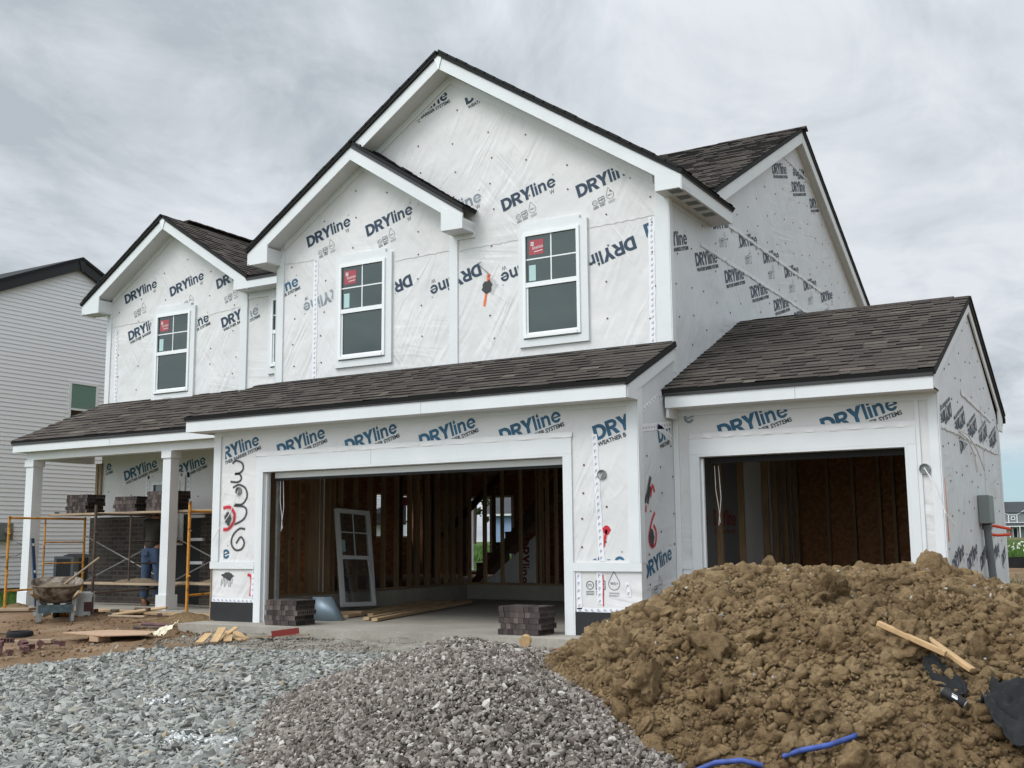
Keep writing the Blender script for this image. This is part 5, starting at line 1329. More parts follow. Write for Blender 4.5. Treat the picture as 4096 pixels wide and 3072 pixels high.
def variants(V,n,amp,seed,flat=0):
    r=np.random.default_rng(seed);o=[]
    for i in range(n):
        W_=V*(1+amp*r.normal(size=(len(V),1)).clip(-1.6,1.6))
        for _ in range(4):   # knock flat facets off the stone
            d=r.normal(size=3);d/=np.linalg.norm(d);h=r.uniform(.45,.8);s=W_@d;W_=W_-np.maximum(0,s-h)[:,None]*d
        o.append(W_)
    return np.array(o)
SV=variants(IV,10,.22,5)
def visible(x,y,m=.4):
    # keep to the strip of ground in front of the camera
    c=np.array([6.153,-11.711]);dx=x-c[0];dy=y-c[1];az=np.degrees(np.arctan2(-dx,dy));dist=np.hypot(dx,dy)
    return (az>30.4-28.5)&(az<30.4+28.5)&(dist>6.4)
A=(.75,-3.45);Bq=(1.75,-4.75)
def hpile(x,y):
    ax_,ay_=A;bx_,by_=Bq;dx,dy=bx_-ax_,by_-ay_;t=np.clip(((x-ax_)*dx+(y-ay_)*dy)/(dx*dx+dy*dy),0,1)
    d=np.hypot(x-ax_-t*dx,y-ay_-t*dy)+.12*fbm(x,y,3,1.3)
    r=1.72
    return np.where(d<r,.51*(1-(np.clip(d,0,r)/r)**1.08),0)
N=52000
x=rng.uniform(-6.0,2.6,N);y=rng.uniform(-7.2,-1.0,N)
e=.25*fbm(x,y,4,1.4)
ok=(x>xl(y)+e)&(y<-1.72+.6*e)&visible(x,y)&(hpile(x,y)<.06)
# bare spots where the dirt shows through
for cx,cy,rr in ((-2.55,-3.0,.22),(-1.55,-4.1,.17),(-.95,-3.1,.12),(-2.9,-4.9,.14)): ok&=~((((x-cx)/1.5)**2+((y-cy))**2<rr**2)&(rng.random(N)<.85))
ok&=~((hpile(x,y)>0)&(rng.random(N)<.3))
x=x[ok];y=y[ok];n=len(x)
s=rng.lognormal(math.log(.0275),.33,n).clip(.010,.06)
z=gzn(x,y)+.045*fbm(x,y,5,1.1)+s*.25+rng.uniform(-.004,.012,n)
gv,gf,gt=scatter(np.stack([x,y,z],1),s,SV,IF,.22,(1.3,.9,.42))
# scattered outliers on the dirt
n2=500;x2=rng.uniform(-7,-3.4,n2);y2=rng.uniform(-4.5,-.6,n2);k=(x2<xl(y2)+.1)&(rng.random(n2)<np.exp(-(xl(y2)-x2)*2.2)+.08);x2=x2[k];y2=y2[k];s2=rng.uniform(.012,.04,len(x2))
v2,f2,t2=scatter(np.stack([x2,y2,gzn(x2,y2)+.045*fbm(x2,y2,5,1.1)+s2*.2],1),s2,SV,IF,.5)
o=npmesh('gravel_driveway',np.vstack([gv,v2]),np.vstack([gf,f2+len(gv)]),[M['gravel']],{'tone':np.concatenate([gt,t2])})
tag(o,'flat grey crushed stone spread over the driveway area','gravel',kind='stuff')
# white lime splashes on the gravel
def white(c,rx,ry,nn,lab):
    a=rng.normal(size=(nn,2))*[rx,ry];x=c[0]+a[:,0];y=c[1]+a[:,1];s=rng.uniform(.014,.03,nn)
    z=gzn(x,y)+.045*fbm(x,y,5,1.1)+hpile(x,y)+s*.9+.012
    v,f,t=scatter(np.stack([x,y,z],1),s,SV,IF,.4,(1.1,.8,.5));o=npmesh('white_stones',v,f,[M['whitestone']],{});tag(o,lab,'stones',kind='stuff')
white((-1.70,-4.55),.16,.06,38,'small patch of white dusted stones in the middle of the grey gravel')
white((-.35,-5.55),.24,.11,90,'white dusted stones at the lower left foot of the brown gravel pile')
# pile
xs_=np.arange(-1.5,4.2,.045);ys_=np.arange(-7.1,-1.2,.045);PX,PY=np.meshgrid(xs_,ys_);H=hpile(PX,PY)
PZ_=gzn(PX,PY)+H-.02-.05*(H<=0);n1,n2_=len(xs_),len(ys_)
I,J=np.meshgrid(np.arange(n1-1),np.arange(n2_-1));a=(J*n1+I).ravel();q=np.stack([a,a+1,a+n1+1,a+n1],1)
tri=np.vstack([q[:,[0,1,2]],q[:,[0,2,3]]]);pv=np.stack([PX.ravel(),PY.ravel(),PZ_.ravel()],1)
N=95000;x=rng.uniform(-1.6,4.2,N);y=rng.uniform(-7.1,-1.3,N);h=hpile(x,y)
ok=((h>.005)|((hpile(x*.96+.05,y*.96-.16)>.01)&(rng.random(N)<.3)))&visible(x,y);x=x[ok];y=y[ok];h=h[ok];n=len(x)
s=rng.lognormal(math.log(.0165),.38,n).clip(.007,.042)
z=gzn(x,y)+h+.02*fbm(x,y,3,5.)+rng.uniform(-.012,.014,n)
v,f,t=scatter(np.stack([x,y,z],1),s,SV,IF,1.0,(1.15,.85,.62))
o=npmesh('gravel_pile',np.vstack([pv,v]),np.vstack([tri,f+len(pv)]),[M['pile']],{'tone':np.concatenate([np.full(len(pv),.1),t])})
tag(o,'brownish heap of small crushed stone in the foreground','gravel pile',kind='stuff')
# ------------------------------------------------------------------ mound of clay
def hmound(x,y):
    d=np.sqrt(((x-3.65)/np.where(x<3.65,2.75,2.8))**2+((y+2.35)/2.55)**2)+.05*fbm(x,y,2,.8)
    h=1.0*(1-np.clip(d,0,1)**np.where(x<2.6,2.2,2.8))
    h=h+ .07*smooth(0,.5,h)*fbm(x,y,4,1.6)
    h=h+.10*np.exp(-(((x-2.9)/.5)**2+((y+2.9)/.5)**2))
    return h
xs_=np.arange(.4,7.0,.03);ys_=np.arange(-5.6,.6,.03);PX,PY=np.meshgrid(xs_,ys_);H=hmound(PX,PY)
rid=np.abs(fbm(PX,PY,5,4.));PZ_=gzn(PX,PY)+np.maximum(H,-.02)+(H>.02)*(.10*(.3-rid)+.04*fbm(PX,PY,4,11.))-.03
n1,n2_=len(xs_),len(ys_);I,J=np.meshgrid(np.arange(n1-1),np.arange(n2_-1));a=(J*n1+I).ravel();q=np.stack([a,a+1,a+n1+1,a+n1],1)
tri=np.vstack([q[:,[0,1,2]],q[:,[0,2,3]]]);pv=np.stack([PX.ravel(),PY.ravel(),PZ_.ravel()],1)
IV2,IF2=ico(2);IV3,IF3=ico(3);IV4,IF4=ico(4)
def clodvars(V,n,seed,fine=False):
    r=np.random.default_rng(seed);o=[]
    for i in range(n):
        s=r.uniform(0,99);d=.42*fbm(V[:,0]*1.2+s,V[:,1]*1.2+V[:,2]*.9+s,2,1.)+.30*fbm(V[:,1]*2.4+s,V[:,2]*2.4-V[:,0]+s,3,1.2)+.30*fbm(V[:,2]*5+s,V[:,0]*5+V[:,1]*3+s,3,1.1,.6)
        if fine: d=d+.26*np.abs(fbm(V[:,2]*3+s,V[:,0]*3+V[:,1]*2-s,5,2.2,.7))-.05
        W_=V*(1+d[:,None]*1.3)
        for _ in range(3):
            dd=r.normal(size=3);dd/=np.linalg.norm(dd);h=r.uniform(.55,.85);q_=W_@dd;W_=W_-np.maximum(0,q_-h)[:,None]*dd*.85
        o.append(W_)
    return np.array(o)
parts_v=[pv];parts_f=[tri];tones=[.45+.5*fbm(PX.ravel(),PY.ravel(),3,2.)];base=len(pv)
def clods(n,smin,smax,V_,F_,nv,seed,sink,power=2.2):
    global base
    r=np.random.default_rng(seed);x=r.uniform(.5,6.6,n*3);y=r.uniform(-5.5,.3,n*3);h=hmound(x,y)
    k=((h>.01)|((hmound(.96*x+.14,.96*y-.09)>0)&(r.random(n*3)<.4)))&visible(x,y);x=x[k][:n];y=y[k][:n];h=h[k][:n];n=len(x)
    s=smin*(smax/smin)**(r.random(n)**power)
    P=np.stack([x,y,gzn(x,y)+np.maximum(h,0)+s*sink],1)
    v,f,t=scatter(P,s,clodvars(V_,nv,seed),F_,1.0,(1.1,.9,.8))
    parts_v.append(v);parts_f.append(f+base);tones.append(t);base+=len(v)
clods(38000,.007,.024,IV,IF,8,21,.15,1.5);clods(9500,.018,.055,IV2,IF2,14,22,.12,1.9);clods(650,.045,.115,IV3,IF3,16,24,-.02,2.4)
r=np.random.default_rng(9)
Bg=[(3.45,-2.35,.74,.16),(3.60,-2.55,.66,.15),(2.72,-2.30,.64,.12),(2.60,-2.5,.58,.13),(3.95,-3.35,.62,.22),(3.30,-4.1,.33,.24),(2.95,-4.45,.10,.20),(4.55,-3.9,.40,.18),(2.45,-3.8,.30,.20),(4.5,-2.3,.80,.16)]
P=np.array([b[:3] for b in Bg]);S=np.array([b[3] for b in Bg]);v,f,t=scatter(P,S*.82,clodvars(IV4,10,77,True),IF4,.5,(1.15,.9,.8));parts_v.append(v);parts_f.append(f+base);tones.append(t);base+=len(v)
o=npmesh('dirt_mound',np.vstack(parts_v),np.vstack(parts_f),[M['soil']],{'tone':np.clip(np.concatenate(tones),0,1)},True)
tag(o,'large mound of lumpy brown clay soil in front of the single garage bay','dirt mound',kind='stuff')
# pale pebbles in the clay
n=260;x=rng.uniform(1,6.2,n);y=rng.uniform(-5.2,-1,n);k=hmound(x,y)>.05;x=x[k];y=y[k];s=rng.uniform(.008,.02,len(x))
v,f,t=scatter(np.stack([x,y,gzn(x,y)+hmound(x,y)+s*.6+.03],1),s,SV,IF,.6);o=npmesh('pebbles',v,f,[M['pile']],{'tone':.7+.3*t});tag(o,'pale pebbles strewn over the clay mound','pebbles',kind='stuff')
# small clods over the bare ground
n=5200;x=rng.uniform(-9.5,-3.3,n);y=rng.uniform(-4.3,.75,n);k=(x<xl(y)+.2)|(y>-1.2);k&=rng.random(n)<(.25+np.clip(fbm(x,y,3,1.3)*2,0,1)+.8*(y>-.1)*(x>-7.6));x=x[k];y=y[k]
x3=rng.uniform(-5.2,1.0,4200);y3=rng.uniform(-1.85,-.58,4200);x=np.concatenate([x,x3]);y=np.concatenate([y,y3])
s=rng.lognormal(math.log(.013),.5,len(x)).clip(.005,.05)
v,f,t=scatter(np.stack([x,y,gzn(x,y)+.045*fbm(x,y,5,1.1)+s*.2-.04*smooth(-1.5,-.8,y)*smooth(-6.2,-5.5,x)*(1-smooth(1.0,1.6,x))],1),s,clodvars(IV,8,31),IF,1.0)
o=npmesh('soil_clods',v,f,[M['ground']],{'grass':t*0,'dust':((np.repeat(x,len(IV))>-5)*(np.repeat(y,len(IV))<-.5))*.8},True);tag(o,'small clods and crumbs of dirt scattered before the porch and the slab','dirt clods',kind='stuff')
lump('dirt_heap',(-6.35,.05,-.06),.75,.42,.16,'soil','low heap of dirt between the porch and the garage corner','dirt heap',6,30)
lump('dirt_heap',(-11.3,.75,-.03),.5,.25,.12,'soil','low heap of dirt at the foot of the left porch post','dirt heap',7,24)
# ------------------------------------------------------------------ things on the mound
def mz(x,y): return float(gzn(np.array([x]),np.array([y]))[0]+max(0,hmound(np.array([x]),np.array([y]))[0]))
def stake(p,q,w,t,lab):
    o=MB().beam(p,q,w,t).build('wooden_stake',M['cedar'],None,loc=p);bevel(o,.004);tag(o,lab,'stake')
stake((4.442,-3.97,.53),(4.87,-4.01,.35),.05,.035,'weathered wooden stake on the mound, upper left of the pair')
stake((4.731,-3.85,.43),(5.02,-3.98,.25),.055,.03,'pale wooden stake on the mound, lower right of the pair')
cloth('silt_fabric',[(4.68,-3.93,.33),(4.93,-3.96,.21),(5.03,-4.12,.06),(4.80,-4.12,.15)],24,.05,'blackcloth','torn black silt fabric hanging from the two stakes','fabric',5,rnd=True)
cloth('black_tarp',[(5.06,-4.22,-.02),(5.13,-3.92,.14),(5.62,-3.92,.12),(5.50,-4.45,-.20)],44,.10,'blackcloth','crumpled black plastic tarp at the right edge of the mound','tarp',8,rnd=True)
can=thing('drink_can','dark empty drink can lying on the mound by the black fabric','can',(4.93,-4.16,.08))
a_=Vector((4.862,-4.175,.135));b_=Vector((4.998,-4.195,.062));dd=(b_-a_)
part(MB().tube([a_,a_+dd*.05,a_+dd*.92,b_],[.026,.032,.032,.026],18),'body','black',can,smooth=True)
part(MB().tube([b_-dd*.02,b_+dd*.02],.027,18),'lid','galv',can);part(MB().tube([a_-dd*.02,a_+dd*.01],.026,18),'base','galv',can)
part(MB().obox(a_.lerp(b_,.6)+Vector((-.004,-.026,.018)),dd*.12,(.0,.008,.010),(.001,-.001,.001)),'print','white',can)
for pts,lab in (([(3.50,-4.95,-.34),(3.62,-4.93,-.285),(3.78,-4.90,-.262),(3.90,-4.86,-.29)],'short stretch of blue water pipe at the foot of the mound'),([(4.02,-4.83,-.23),(4.12,-4.80,-.19),(4.28,-4.75,-.155),(4.40,-4.62,-.115),(4.46,-4.45,-.09)],'longer curved stretch of blue water pipe coming out of the mound')):
    o=MB().tube(pts,.017,10).build('blue_pipe',M['blue'],None,smooth=True,loc=pts[0]);tag(o,lab,'pipe')
# ------------------------------------------------------------------ neighbours
def lap_wall(mb,y0,y1,z0,z1,x,top=None,course=.1,m=0,axis='x',sgn=1):
    """horizontal lap siding on a plane; top(y) limits the height under a gable"""
    z=z0
    while z<z1:
        za,zb2=z,min(z+course,z1)
        ya,yb2=y0,y1
        if top:
            # widest span where top(y)>=za
            ya2,yb3=top(za);ya=max(ya,ya2);yb2=min(yb2,yb3)
        if yb2-ya<.05: break
        P=[(x+sgn*.016,ya,za),(x+sgn*.016,yb2,za),(x+sgn*.002,yb2,zb2),(x+sgn*.002,ya,zb2)]
        Q=[(x+sgn*.016,ya,za),(x+sgn*.016,yb2,za),(x-sgn*.0,yb2,za),(x-sgn*.0,ya,za)]
        if axis=='y': P=[(b,a,c) for a,b,c in P];Q=[(b,a,c) for a,b,c in Q]
        mb.add(P,[(0,1,2,3)],m);mb.add(Q,[(0,1,2,3)],m);z+=course
NX=-17.0
NB=thing('neighbor_house','finished white lap sided house with black roof edge at the left','house',(NX,6,0))
m=MB();sl_=.45
topf=lambda z:(.9,11.3) if z<5.75 else (6.1-(8.05-z)/sl_,6.1+(8.05-z)/sl_)
lap_wall(m,.9,11.3,.13,8.0,NX,topf);part(m,'siding','siding',NB)
part(MB().prism([(.9,.13),(11.3,.13),(11.3,5.75),(6.1,8.05),(.9,5.75)],'x',NX-8,NX-.001),'wall','siding',NB)
part(MB().box(NX-8,NX-.02,.95,11.25,-.3,.129),'foundation','concrete',NB)
for s in(-1,1):
    yy=6.1+s*6.0
    part(MB().prism([(6.1,8.22),(yy,8.22-sl_*6.0),(yy,8.22-sl_*6.0-.24),(6.1,7.98)],'x',NX+.02,NX+.14),'rake_board','blackfascia',NB)
    part(MB().prism([(6.1,8.30),(yy,8.30-sl_*6.0),(yy,8.22-sl_*6.0),(6.1,8.22)],'x',NX-8.2,NX+.17),'roof','blackroof',NB)
part(MB().prism([(6.0,8.2),(6.2,8.2),(6.1,7.85)],'x',NX+.141,NX+.16),'apex_cap','blackfascia',NB)
w=part(MB().box(NX,NX+.035,5.98,6.05,4.1,5.15).box(NX,NX+.035,6.78,6.85,4.1,5.15).box(NX,NX+.035,6.05,6.78,5.08,5.15).box(NX,NX+.035,6.05,6.78,4.1,4.17).box(NX,NX+.03,6.05,6.78,4.42,4.47),'window','vinyl',NB)
part(MB().box(NX+.017,NX+.021,6.05,6.78,4.17,4.42),'pane','glass',w);part(MB().box(NX+.017,NX+.021,6.05,6.78,4.47,5.08),'pane','greenglass',w)
mt=part(MB().box(NX+.016,NX+.16,4.15,4.56,1.22,1.62),'electric_meter','greybox',NB);bevel(mt,.01)
part(MB().tube([(NX+.16,4.40,1.42),(NX+.26,4.40,1.42)],.085,18).tube([(NX+.26,4.40,1.42),(NX+.31,4.40,1.42)],.06,18),'meter_dial','galv',mt)
part(MB().tube([(NX+.03,4.75,1.16),(NX+.12,4.9,1.12),(NX+.12,4.95,.98),(NX+.05,4.75,.86),(NX+.03,4.3,.85)],.007,6),'cable','black',NB)
AC=thing('air_conditioner','grey outdoor air conditioning unit beside the white neighbor house','air conditioner',(-16.0,5.9,0))
part(MB().box(-16.4,-15.7,5.35,6.1,.05,.84),'casing','ac',AC)
part(MB().box(-15.699,-15.685,5.50,6.05,.12,.80).box(-16.3,-15.8,5.345,5.349,.15,.78),'grille','acdark',AC)
part(MB().lathe([(.0,.90),(.18,.90),(.30,.86),(.32,.845)],(-16.05,5.72,0),24),'fan_guard','acdark',AC)
part(MB().box(-15.695,-15.68,5.38,5.45,.30,.48),'label','white',AC)
# white house seen through the side windows
H2=thing('neighbor_house','white lap sided house glimpsed through the framing and the dining windows','house',(-19,20,0))
m=MB();lap_wall(m,16,27,.3,5.4,-19.0);part(m,'siding','siding',H2);part(MB().box(-27,-19.01,16,27,-.2,5.4),'wall','siding',H2)
part(MB().prism([(15.6,5.3),(27.4,5.3),(21.5,8.2)],'x',-27.3,-18.7),'roof','blackroof',H2)
part(MB().prism([(18.9,1.75),(22.5,1.75),(22.5,2.7)],'x',-18.99,-18.4),'porch_roof','blackroof',H2)
# blue house and greenery seen through the patio door
H3=thing('blue_house','blue lap sided house with grey roof seen through the patio door','house',(-22,43,.6))
m=MB();lap_wall(m,-25.5,-16,.55,2.5,40.0,axis='y',sgn=-1,course=.12);part(m,'siding','bluesiding',H3);part(MB().box(-25.5,-16,40.01,48,.0,2.5),'wall','bluesiding',H3)
part(MB().box(-25.65,-25.5,39.9,40.0,.55,2.5).box(-26,-15.6,39.6,39.7,2.48,2.62),'trim','trim',H3)
part(MB().prism([(39.55,2.62),(48.5,2.62),(44,5.2)],'x',-26,-15.6),'roof','charroof',H3)
def tree(x,y,z,h,cr,seed,lab):
    R=random.Random(seed);T=thing('tree',lab,'tree',(x,y,z),'trees beyond the back yard')
    m=MB();m.tube([(x,y,z),(x+.1,y,z+h*.35),(x,y+.1,z+h*.8)],[.035*h*.6,.02*h,.006*h],8)
    br=[]
    for i in range(9):
        t=R.uniform(.3,.8);a=R.uniform(0,6.28);L=cr*R.uniform(.5,.9);e=(x+L*math.cos(a),y+L*math.sin(a),z+h*t+L*.5);br.append(e)
        m.tube([(x,y,z+h*t),e],[.008*h,.002*h],5)
    part(m,'trunk','bark',T)
    n=1500;vs=[];fs=[]
    cl=[(R.gauss(0,.45)*cr,R.gauss(0,.45)*cr,h*(.62+R.gauss(0,.17)),cr*R.uniform(.18,.34)) for _ in range(22)]+[(e[0]-x,e[1]-y,e[2]-z,cr*.25) for e in br]
    for i in range(n):
        c=R.choice(cl);p=[c[k]+R.gauss(0,.6)*c[3] for k in range(3)];s=h*.018*R.uniform(.6,1.4)
        u=Vector((R.gauss(0,1),R.gauss(0,1),R.gauss(0,1))).normalized();v=u.orthogonal().normalized();P=Vector((x+p[0],y+p[1],z+p[2]))
        b=len(vs);vs+=[P-u*s-v*s*.6,P+u*s-v*s*.6,P+u*s+v*s*.6,P-u*s+v*s*.6];fs.append((b,b+1,b+2,b+3))
    q=MB();q.add(vs,fs);part(q,'crown','foliage',T)
tree(-42,64,.9,9,3.2,1,'tall green tree left in the view through the patio door');tree(-38,66,.9,8,3,2,'bushy tree in the middle of the patio door view')
tree(-46,70,.9,11,4,3,'wide tree behind the others in the patio door view')
# far right: dark grey house
HX,HY=-20.3,218.;HZ=1.0
H4=thing('distant_house','distant dark grey two storey house with white trim and porch at the right edge','house')
gb=MB();gb.box(0,11,0,9,0,4.9);gb.build('wall',M['greysiding'],H4)
MB().prism([(0,4.9),(9,4.9),(4.5,7.2)],'x',-.02,0.0).build('gable',M['greysiding2'],H4)
MB().prism([(-.3,4.75),(9.3,4.75),(4.5,6.9)],'x',-.25,11.2).build('roof',M['charroof'],H4)
MB().box(-.9,0,1.2,9,0,7.0).build('wing',M['greysiding2'],H4);MB().prism([(1.0,7.0),(9,7.0),(5,8.0)],'x',-.95,.05).build('roof',M['greysiding2'],H4)
MB().prism([(0,4.9),(1.0,4.35),(1.0,4.22),(0,4.75)],'y',-.15,0).prism([(1.0,4.35),(2.45,4.35),(2.45,4.22),(1.0,4.22)],'y',-.15,0).prism([(2.45,4.35),(4.2,5.4),(4.2,5.25),(2.45,4.22)],'y',-.15,0).box(.95,1.1,-.15,0,2.85,4.3).box(2.42,2.56,-.15,0,2.85,4.3).box(.1,5,-.2,0,2.78,2.88).build('trim',M['vinyl'],H4)
MB().prism([(-1.6,2.25),(0,2.75),(0,2.3),(-1.6,2.15)],'x',.05,6).build('porch_roof',M['charroof'],H4)
MB().box(.1,6,-1.62,-1.5,2.05,2.2).box(.85,1.0,-1.6,-1.45,0,2.05).box(2.6,2.75,-1.6,-1.45,0,2.05).build('porch_post',M['vinyl'],H4)
f=MB().box(1.45,2.15,-.05,0,3.35,4.0).build('window',M['vinyl'],H4);MB().box(1.6,2.0,-.07,-.051,3.5,3.85).build('pane',M['black'],f)
f=MB().box(1.55,2.5,-.05,0,0,1.95).build('door_frame',M['vinyl'],H4);MB().box(1.7,2.35,-.07,-.051,.05,1.8).build('door',M['black'],f)
MB().box(.1,.25,-.03,0,3.0,4.1).build('shutter',M['black'],H4)
H4.location=(HX,HY,HZ);H4.rotation_euler[2]=math.radians(13)
CR=thing('crane_boom','small dark crane boom rising behind the distant house','crane',(-20,260,1))
part(MB().beam((-20.5,262,3),(-16.6,262,12.3),.35,.35).beam((-17.0,262,12.1),(-16.0,262,12.0),.5,.4),'boom','greybox',CR);part(MB().box(-21.5,-19.5,261,263,1,3.2),'cab','blackfascia',CR)
tree(-8,255,1,9,4,8,'thin far tree right of the distant house roof')
# silt fence
SFN=thing('silt_fence','black fabric silt fence across the back lot at the right edge','fence',(5,21,.2))
V=[];F=[];xx=np.arange(1.0,16,.25)
for i,x in enumerate(xx):
    j=.03*math.sin(x*1.7)+random.uniform(-.01,.01);V+=[(x,21.4+j,.22),(x,21.4+j*1.4,.57+.02*math.sin(x*2.2))]
m=MB();m.add(V,[(2*i,2*i+2,2*i+3,2*i+1) for i in range(len(xx)-1)]);o=part(m,'fabric','blackcloth',SFN);o.modifiers.new('s','SOLIDIFY').thickness=.01
for x in np.arange(1.5,16,2.0): part(MB().box(x,x+.04,21.42,21.46,.1,.66),'stake','plank',SFN)
# grass and clover
def blades(name,x0,x1,y0,y1,n,h,lab,okf=None,flowers=0):
    x=rng.uniform(x0,x1,n);y=rng.uniform(y0,y1,n)
    if okf is not None: k=okf(x,y);x=x[k];y=y[k]
    n=len(x);a=rng.uniform(0,6.28,n);hh=h*rng.uniform(.5,1.3,n);w=h*.10;z=gzn(x,y)-.01
    lx=rng.normal(size=n)*hh*.35;ly=rng.normal(size=n)*hh*.35
    V=np.stack([np.stack([x-w*np.cos(a),y-w*np.sin(a),z],1),np.stack([x+w*np.cos(a),y+w*np.sin(a),z],1),np.stack([x+lx,y+ly,z+hh],1)],1).reshape(-1,3)
    F=np.arange(len(V)).reshape(-1,3);o=npmesh(name,V,F,[M['grass']]);tag(o,lab,'grass',kind='stuff')
    if flowers:
        k=rng.choice(n,flowers);v,f,t=scatter(np.stack([x[k],y[k],z[k]+h],1),np.full(flowers,h*.22),SV,IF);o=npmesh('clover_flowers',v,f,[M['flower']]);tag(o,'white clover flowers dotting the far grass','flowers',kind='stuff')
blades('grass',-17,-11.6,-1.2,7,26000,.10,'short green lawn beside the white neighbor house')
blades('grass',1,9,22,60,14000,.30,'green grass and clover beyond the silt fence',flowers=500)
blades('grass',3,8,9,21,1500,.12,'sparse grass tufts on the dirt near the silt fence')
blades('grass',-60,-20,25,62,14000,.35,'green field seen through the patio door')
# ------------------------------------------------------------------ sky, light, camera
W_=bpy.data.worlds.new('World');SC.world=W_;W_.use_nodes=True;T=W_.node_tree;Nn=T.nodes;Lk=T.links.new
bg=Nn['Background']
def nd(t,**k):
    n=Nn.new(t)
    for a,v in k.items(): setattr(n,a,v)
    return n
SUN_EL=math.radians(48);SUN_AZ=math.radians(208)   # compass-style, from +y clockwise
sky=nd('ShaderNodeTexSky',sky_type='NISHITA');sky.sun_disc=False;sky.sun_elevation=SUN_EL;sky.sun_rotation=SUN_AZ
tc=nd('ShaderNodeTexCoord');sep=nd('ShaderNodeSeparateXYZ');Lk(tc.outputs['Generated'],sep.inputs[0])
def mth(op,a,b=None,c=None):
    n=nd('ShaderNodeMath',operation=op)
    for i,v in enumerate((a,b,c)):
        if v is None: continue
        if isinstance(v,(int,float)): n.inputs[i].default_value=v
        else: Lk(v,n.inputs[i])
    return n.outputs[0]
zc=mth('ADD',mth('MAXIMUM',sep.outputs[2],0.0),.22)
u=mth('DIVIDE',sep.outputs[0],zc);v=mth('DIVIDE',sep.outputs[1],zc)
cmb=nd('ShaderNodeCombineXYZ');Lk(u,cmb.inputs[0]);Lk(v,cmb.inputs[1])
def cn(scale,det,rough,rot,sc,dist=0):
    mp=nd('ShaderNodeMapping');Lk(cmb.outputs[0],mp.inputs[0]);mp.inputs['Rotation'].default_value=(0,0,rot);mp.inputs['Scale'].default_value=sc
    n=nd('ShaderNodeTexNoise');n.inputs['Scale'].default_value=scale;n.inputs['Detail'].default_value=det;n.inputs['Roughness'].default_value=rough;n.inputs['Distortion'].default_value=dist
    Lk(mp.outputs[0],n.inputs['Vector']);return n.outputs['Fac']
c1=cn(1.35,9,.60,.9,(1,.72,1),.7);c2=cn(4.2,9,.62,1.05,(1,.8,1),.5)
mixv=mth('ADD',mth('MULTIPLY',c1,.62),mth('MULTIPLY',c2,.38))
cr=nd('ShaderNodeValToRGB');Lk(mixv,cr.inputs[0]);e=cr.color_ramp.elements
e[0].position=.40;e[0].color=(.47,.52,.575,1);e[1].position=.585;e[1].color=(.76,.80,.85,1);q=e.new(.49);q.color=(.62,.67,.72,1)
# gap of pale blue low on the right (towards +x +y)
skm=nd('ShaderNodeVectorMath',operation='SCALE');Lk(sky.outputs[0],skm.inputs[0]);skm.inputs['Scale'].default_value=.10
lowm=nd('ShaderNodeMapRange');Lk(sep.outputs[2],lowm.inputs[0]);lowm.inputs[1].default_value=.055;lowm.inputs[2].default_value=.085;lowm.inputs[3].default_value=1;lowm.inputs[4].default_value=0
right=nd('ShaderNodeMapRange');Lk(sep.outputs[0],right.inputs[0]);right.inputs[1].default_value=-.35;right.inputs[2].default_value=-.15
gap=mth('MULTIPLY',lowm.outputs[0],mth('MULTIPLY',right.outputs[0],mth('ADD',.75,mth('MULTIPLY',c2,.3))))
blue=nd('ShaderNodeMix',data_type='RGBA');blue.inputs[0].default_value=.75;Lk(skm.outputs[0],blue.inputs[6]);blue.inputs[7].default_value=(.46,.70,.82,1)
mx=nd('ShaderNodeMix',data_type='RGBA');Lk(gap,mx.inputs[0]);Lk(cr.outputs[0],mx.inputs[6]);Lk(blue.outputs[2],mx.inputs[7])
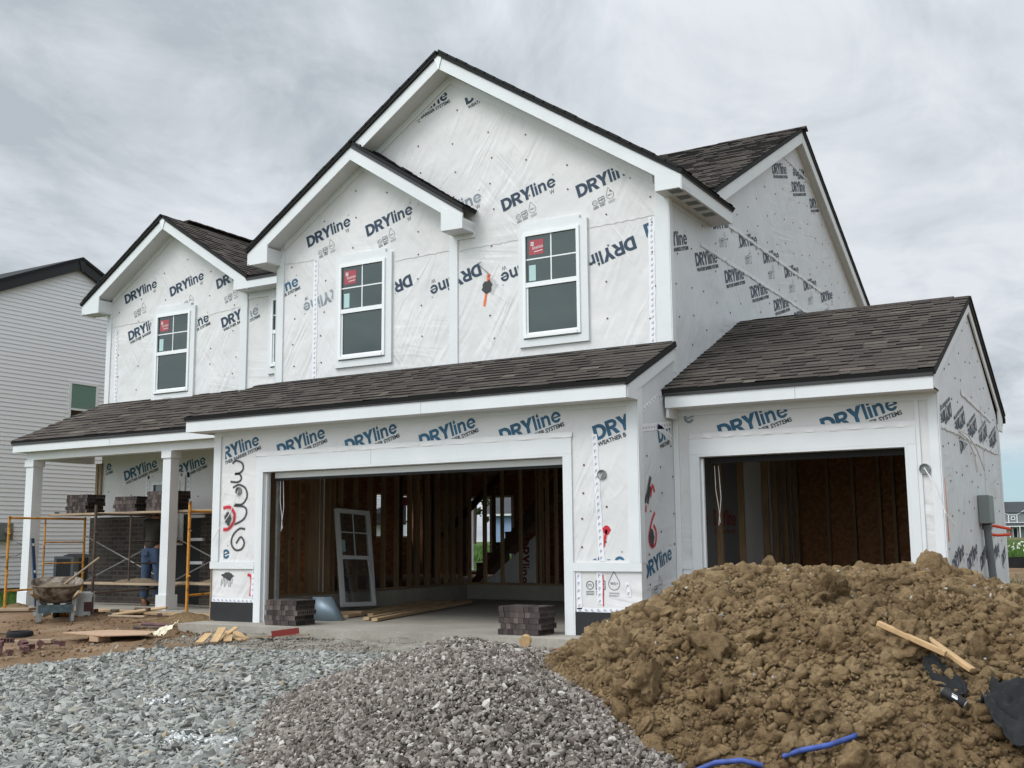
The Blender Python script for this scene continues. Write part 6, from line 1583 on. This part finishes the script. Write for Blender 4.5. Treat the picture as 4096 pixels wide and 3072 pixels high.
# an overcast sky is brighter overhead and round the hidden sun
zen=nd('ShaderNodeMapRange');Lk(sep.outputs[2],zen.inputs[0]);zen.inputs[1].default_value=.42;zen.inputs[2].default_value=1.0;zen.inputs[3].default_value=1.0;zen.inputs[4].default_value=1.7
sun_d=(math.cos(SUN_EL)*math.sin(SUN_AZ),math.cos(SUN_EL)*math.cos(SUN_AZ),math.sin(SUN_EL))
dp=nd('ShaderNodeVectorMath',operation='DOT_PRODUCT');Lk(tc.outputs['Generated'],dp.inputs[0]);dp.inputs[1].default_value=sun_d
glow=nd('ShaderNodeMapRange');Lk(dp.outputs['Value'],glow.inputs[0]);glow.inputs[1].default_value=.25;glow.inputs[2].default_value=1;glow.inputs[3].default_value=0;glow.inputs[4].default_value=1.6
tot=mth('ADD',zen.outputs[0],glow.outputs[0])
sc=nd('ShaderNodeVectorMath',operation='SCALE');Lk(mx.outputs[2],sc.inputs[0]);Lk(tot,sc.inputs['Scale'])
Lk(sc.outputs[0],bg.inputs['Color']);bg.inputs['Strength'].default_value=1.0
sl=bpy.data.lights.new('sun','SUN');sl.energy=1.3;sl.angle=math.radians(22);sl.color=(1,.975,.94)
so=bpy.data.objects.new('sun',sl);COL.objects.link(so);so.rotation_euler=Vector(sun_d).to_track_quat('Z','Y').to_euler()
cam=bpy.data.cameras.new('camera');co=bpy.data.objects.new('camera',cam);COL.objects.link(co)
yaw,pitch,roll=.5311,.1424,-.0087
f=Vector((-math.sin(yaw)*math.cos(pitch),math.cos(yaw)*math.cos(pitch),math.sin(pitch)));r0=Vector((math.cos(yaw),math.sin(yaw),0));u0=r0.cross(f)
c_,s_=math.cos(roll),math.sin(roll);r1=r0*c_+u0*s_;u1=-r0*s_+u0*c_
mm=Matrix((( r1.x,u1.x,-f.x,6.1532),(r1.y,u1.y,-f.y,-11.7114),(r1.z,u1.z,-f.z,1.094),(0,0,0,1)))
co.matrix_world=mm;cam.sensor_width=36;cam.lens=4393.08/4096*36;cam.clip_end=3000;cam.clip_start=.1
SC.camera=co
SC.render.engine='CYCLES';SC.cycles.max_bounces=8;SC.cycles.diffuse_bounces=4
SC.view_settings.view_transform='Standard';SC.view_settings.look='None';SC.view_settings.exposure=0.0;SC.view_settings.gamma=1
for o in list(COL.objects):
    if 'wl' in o.keys(): del o['wl']
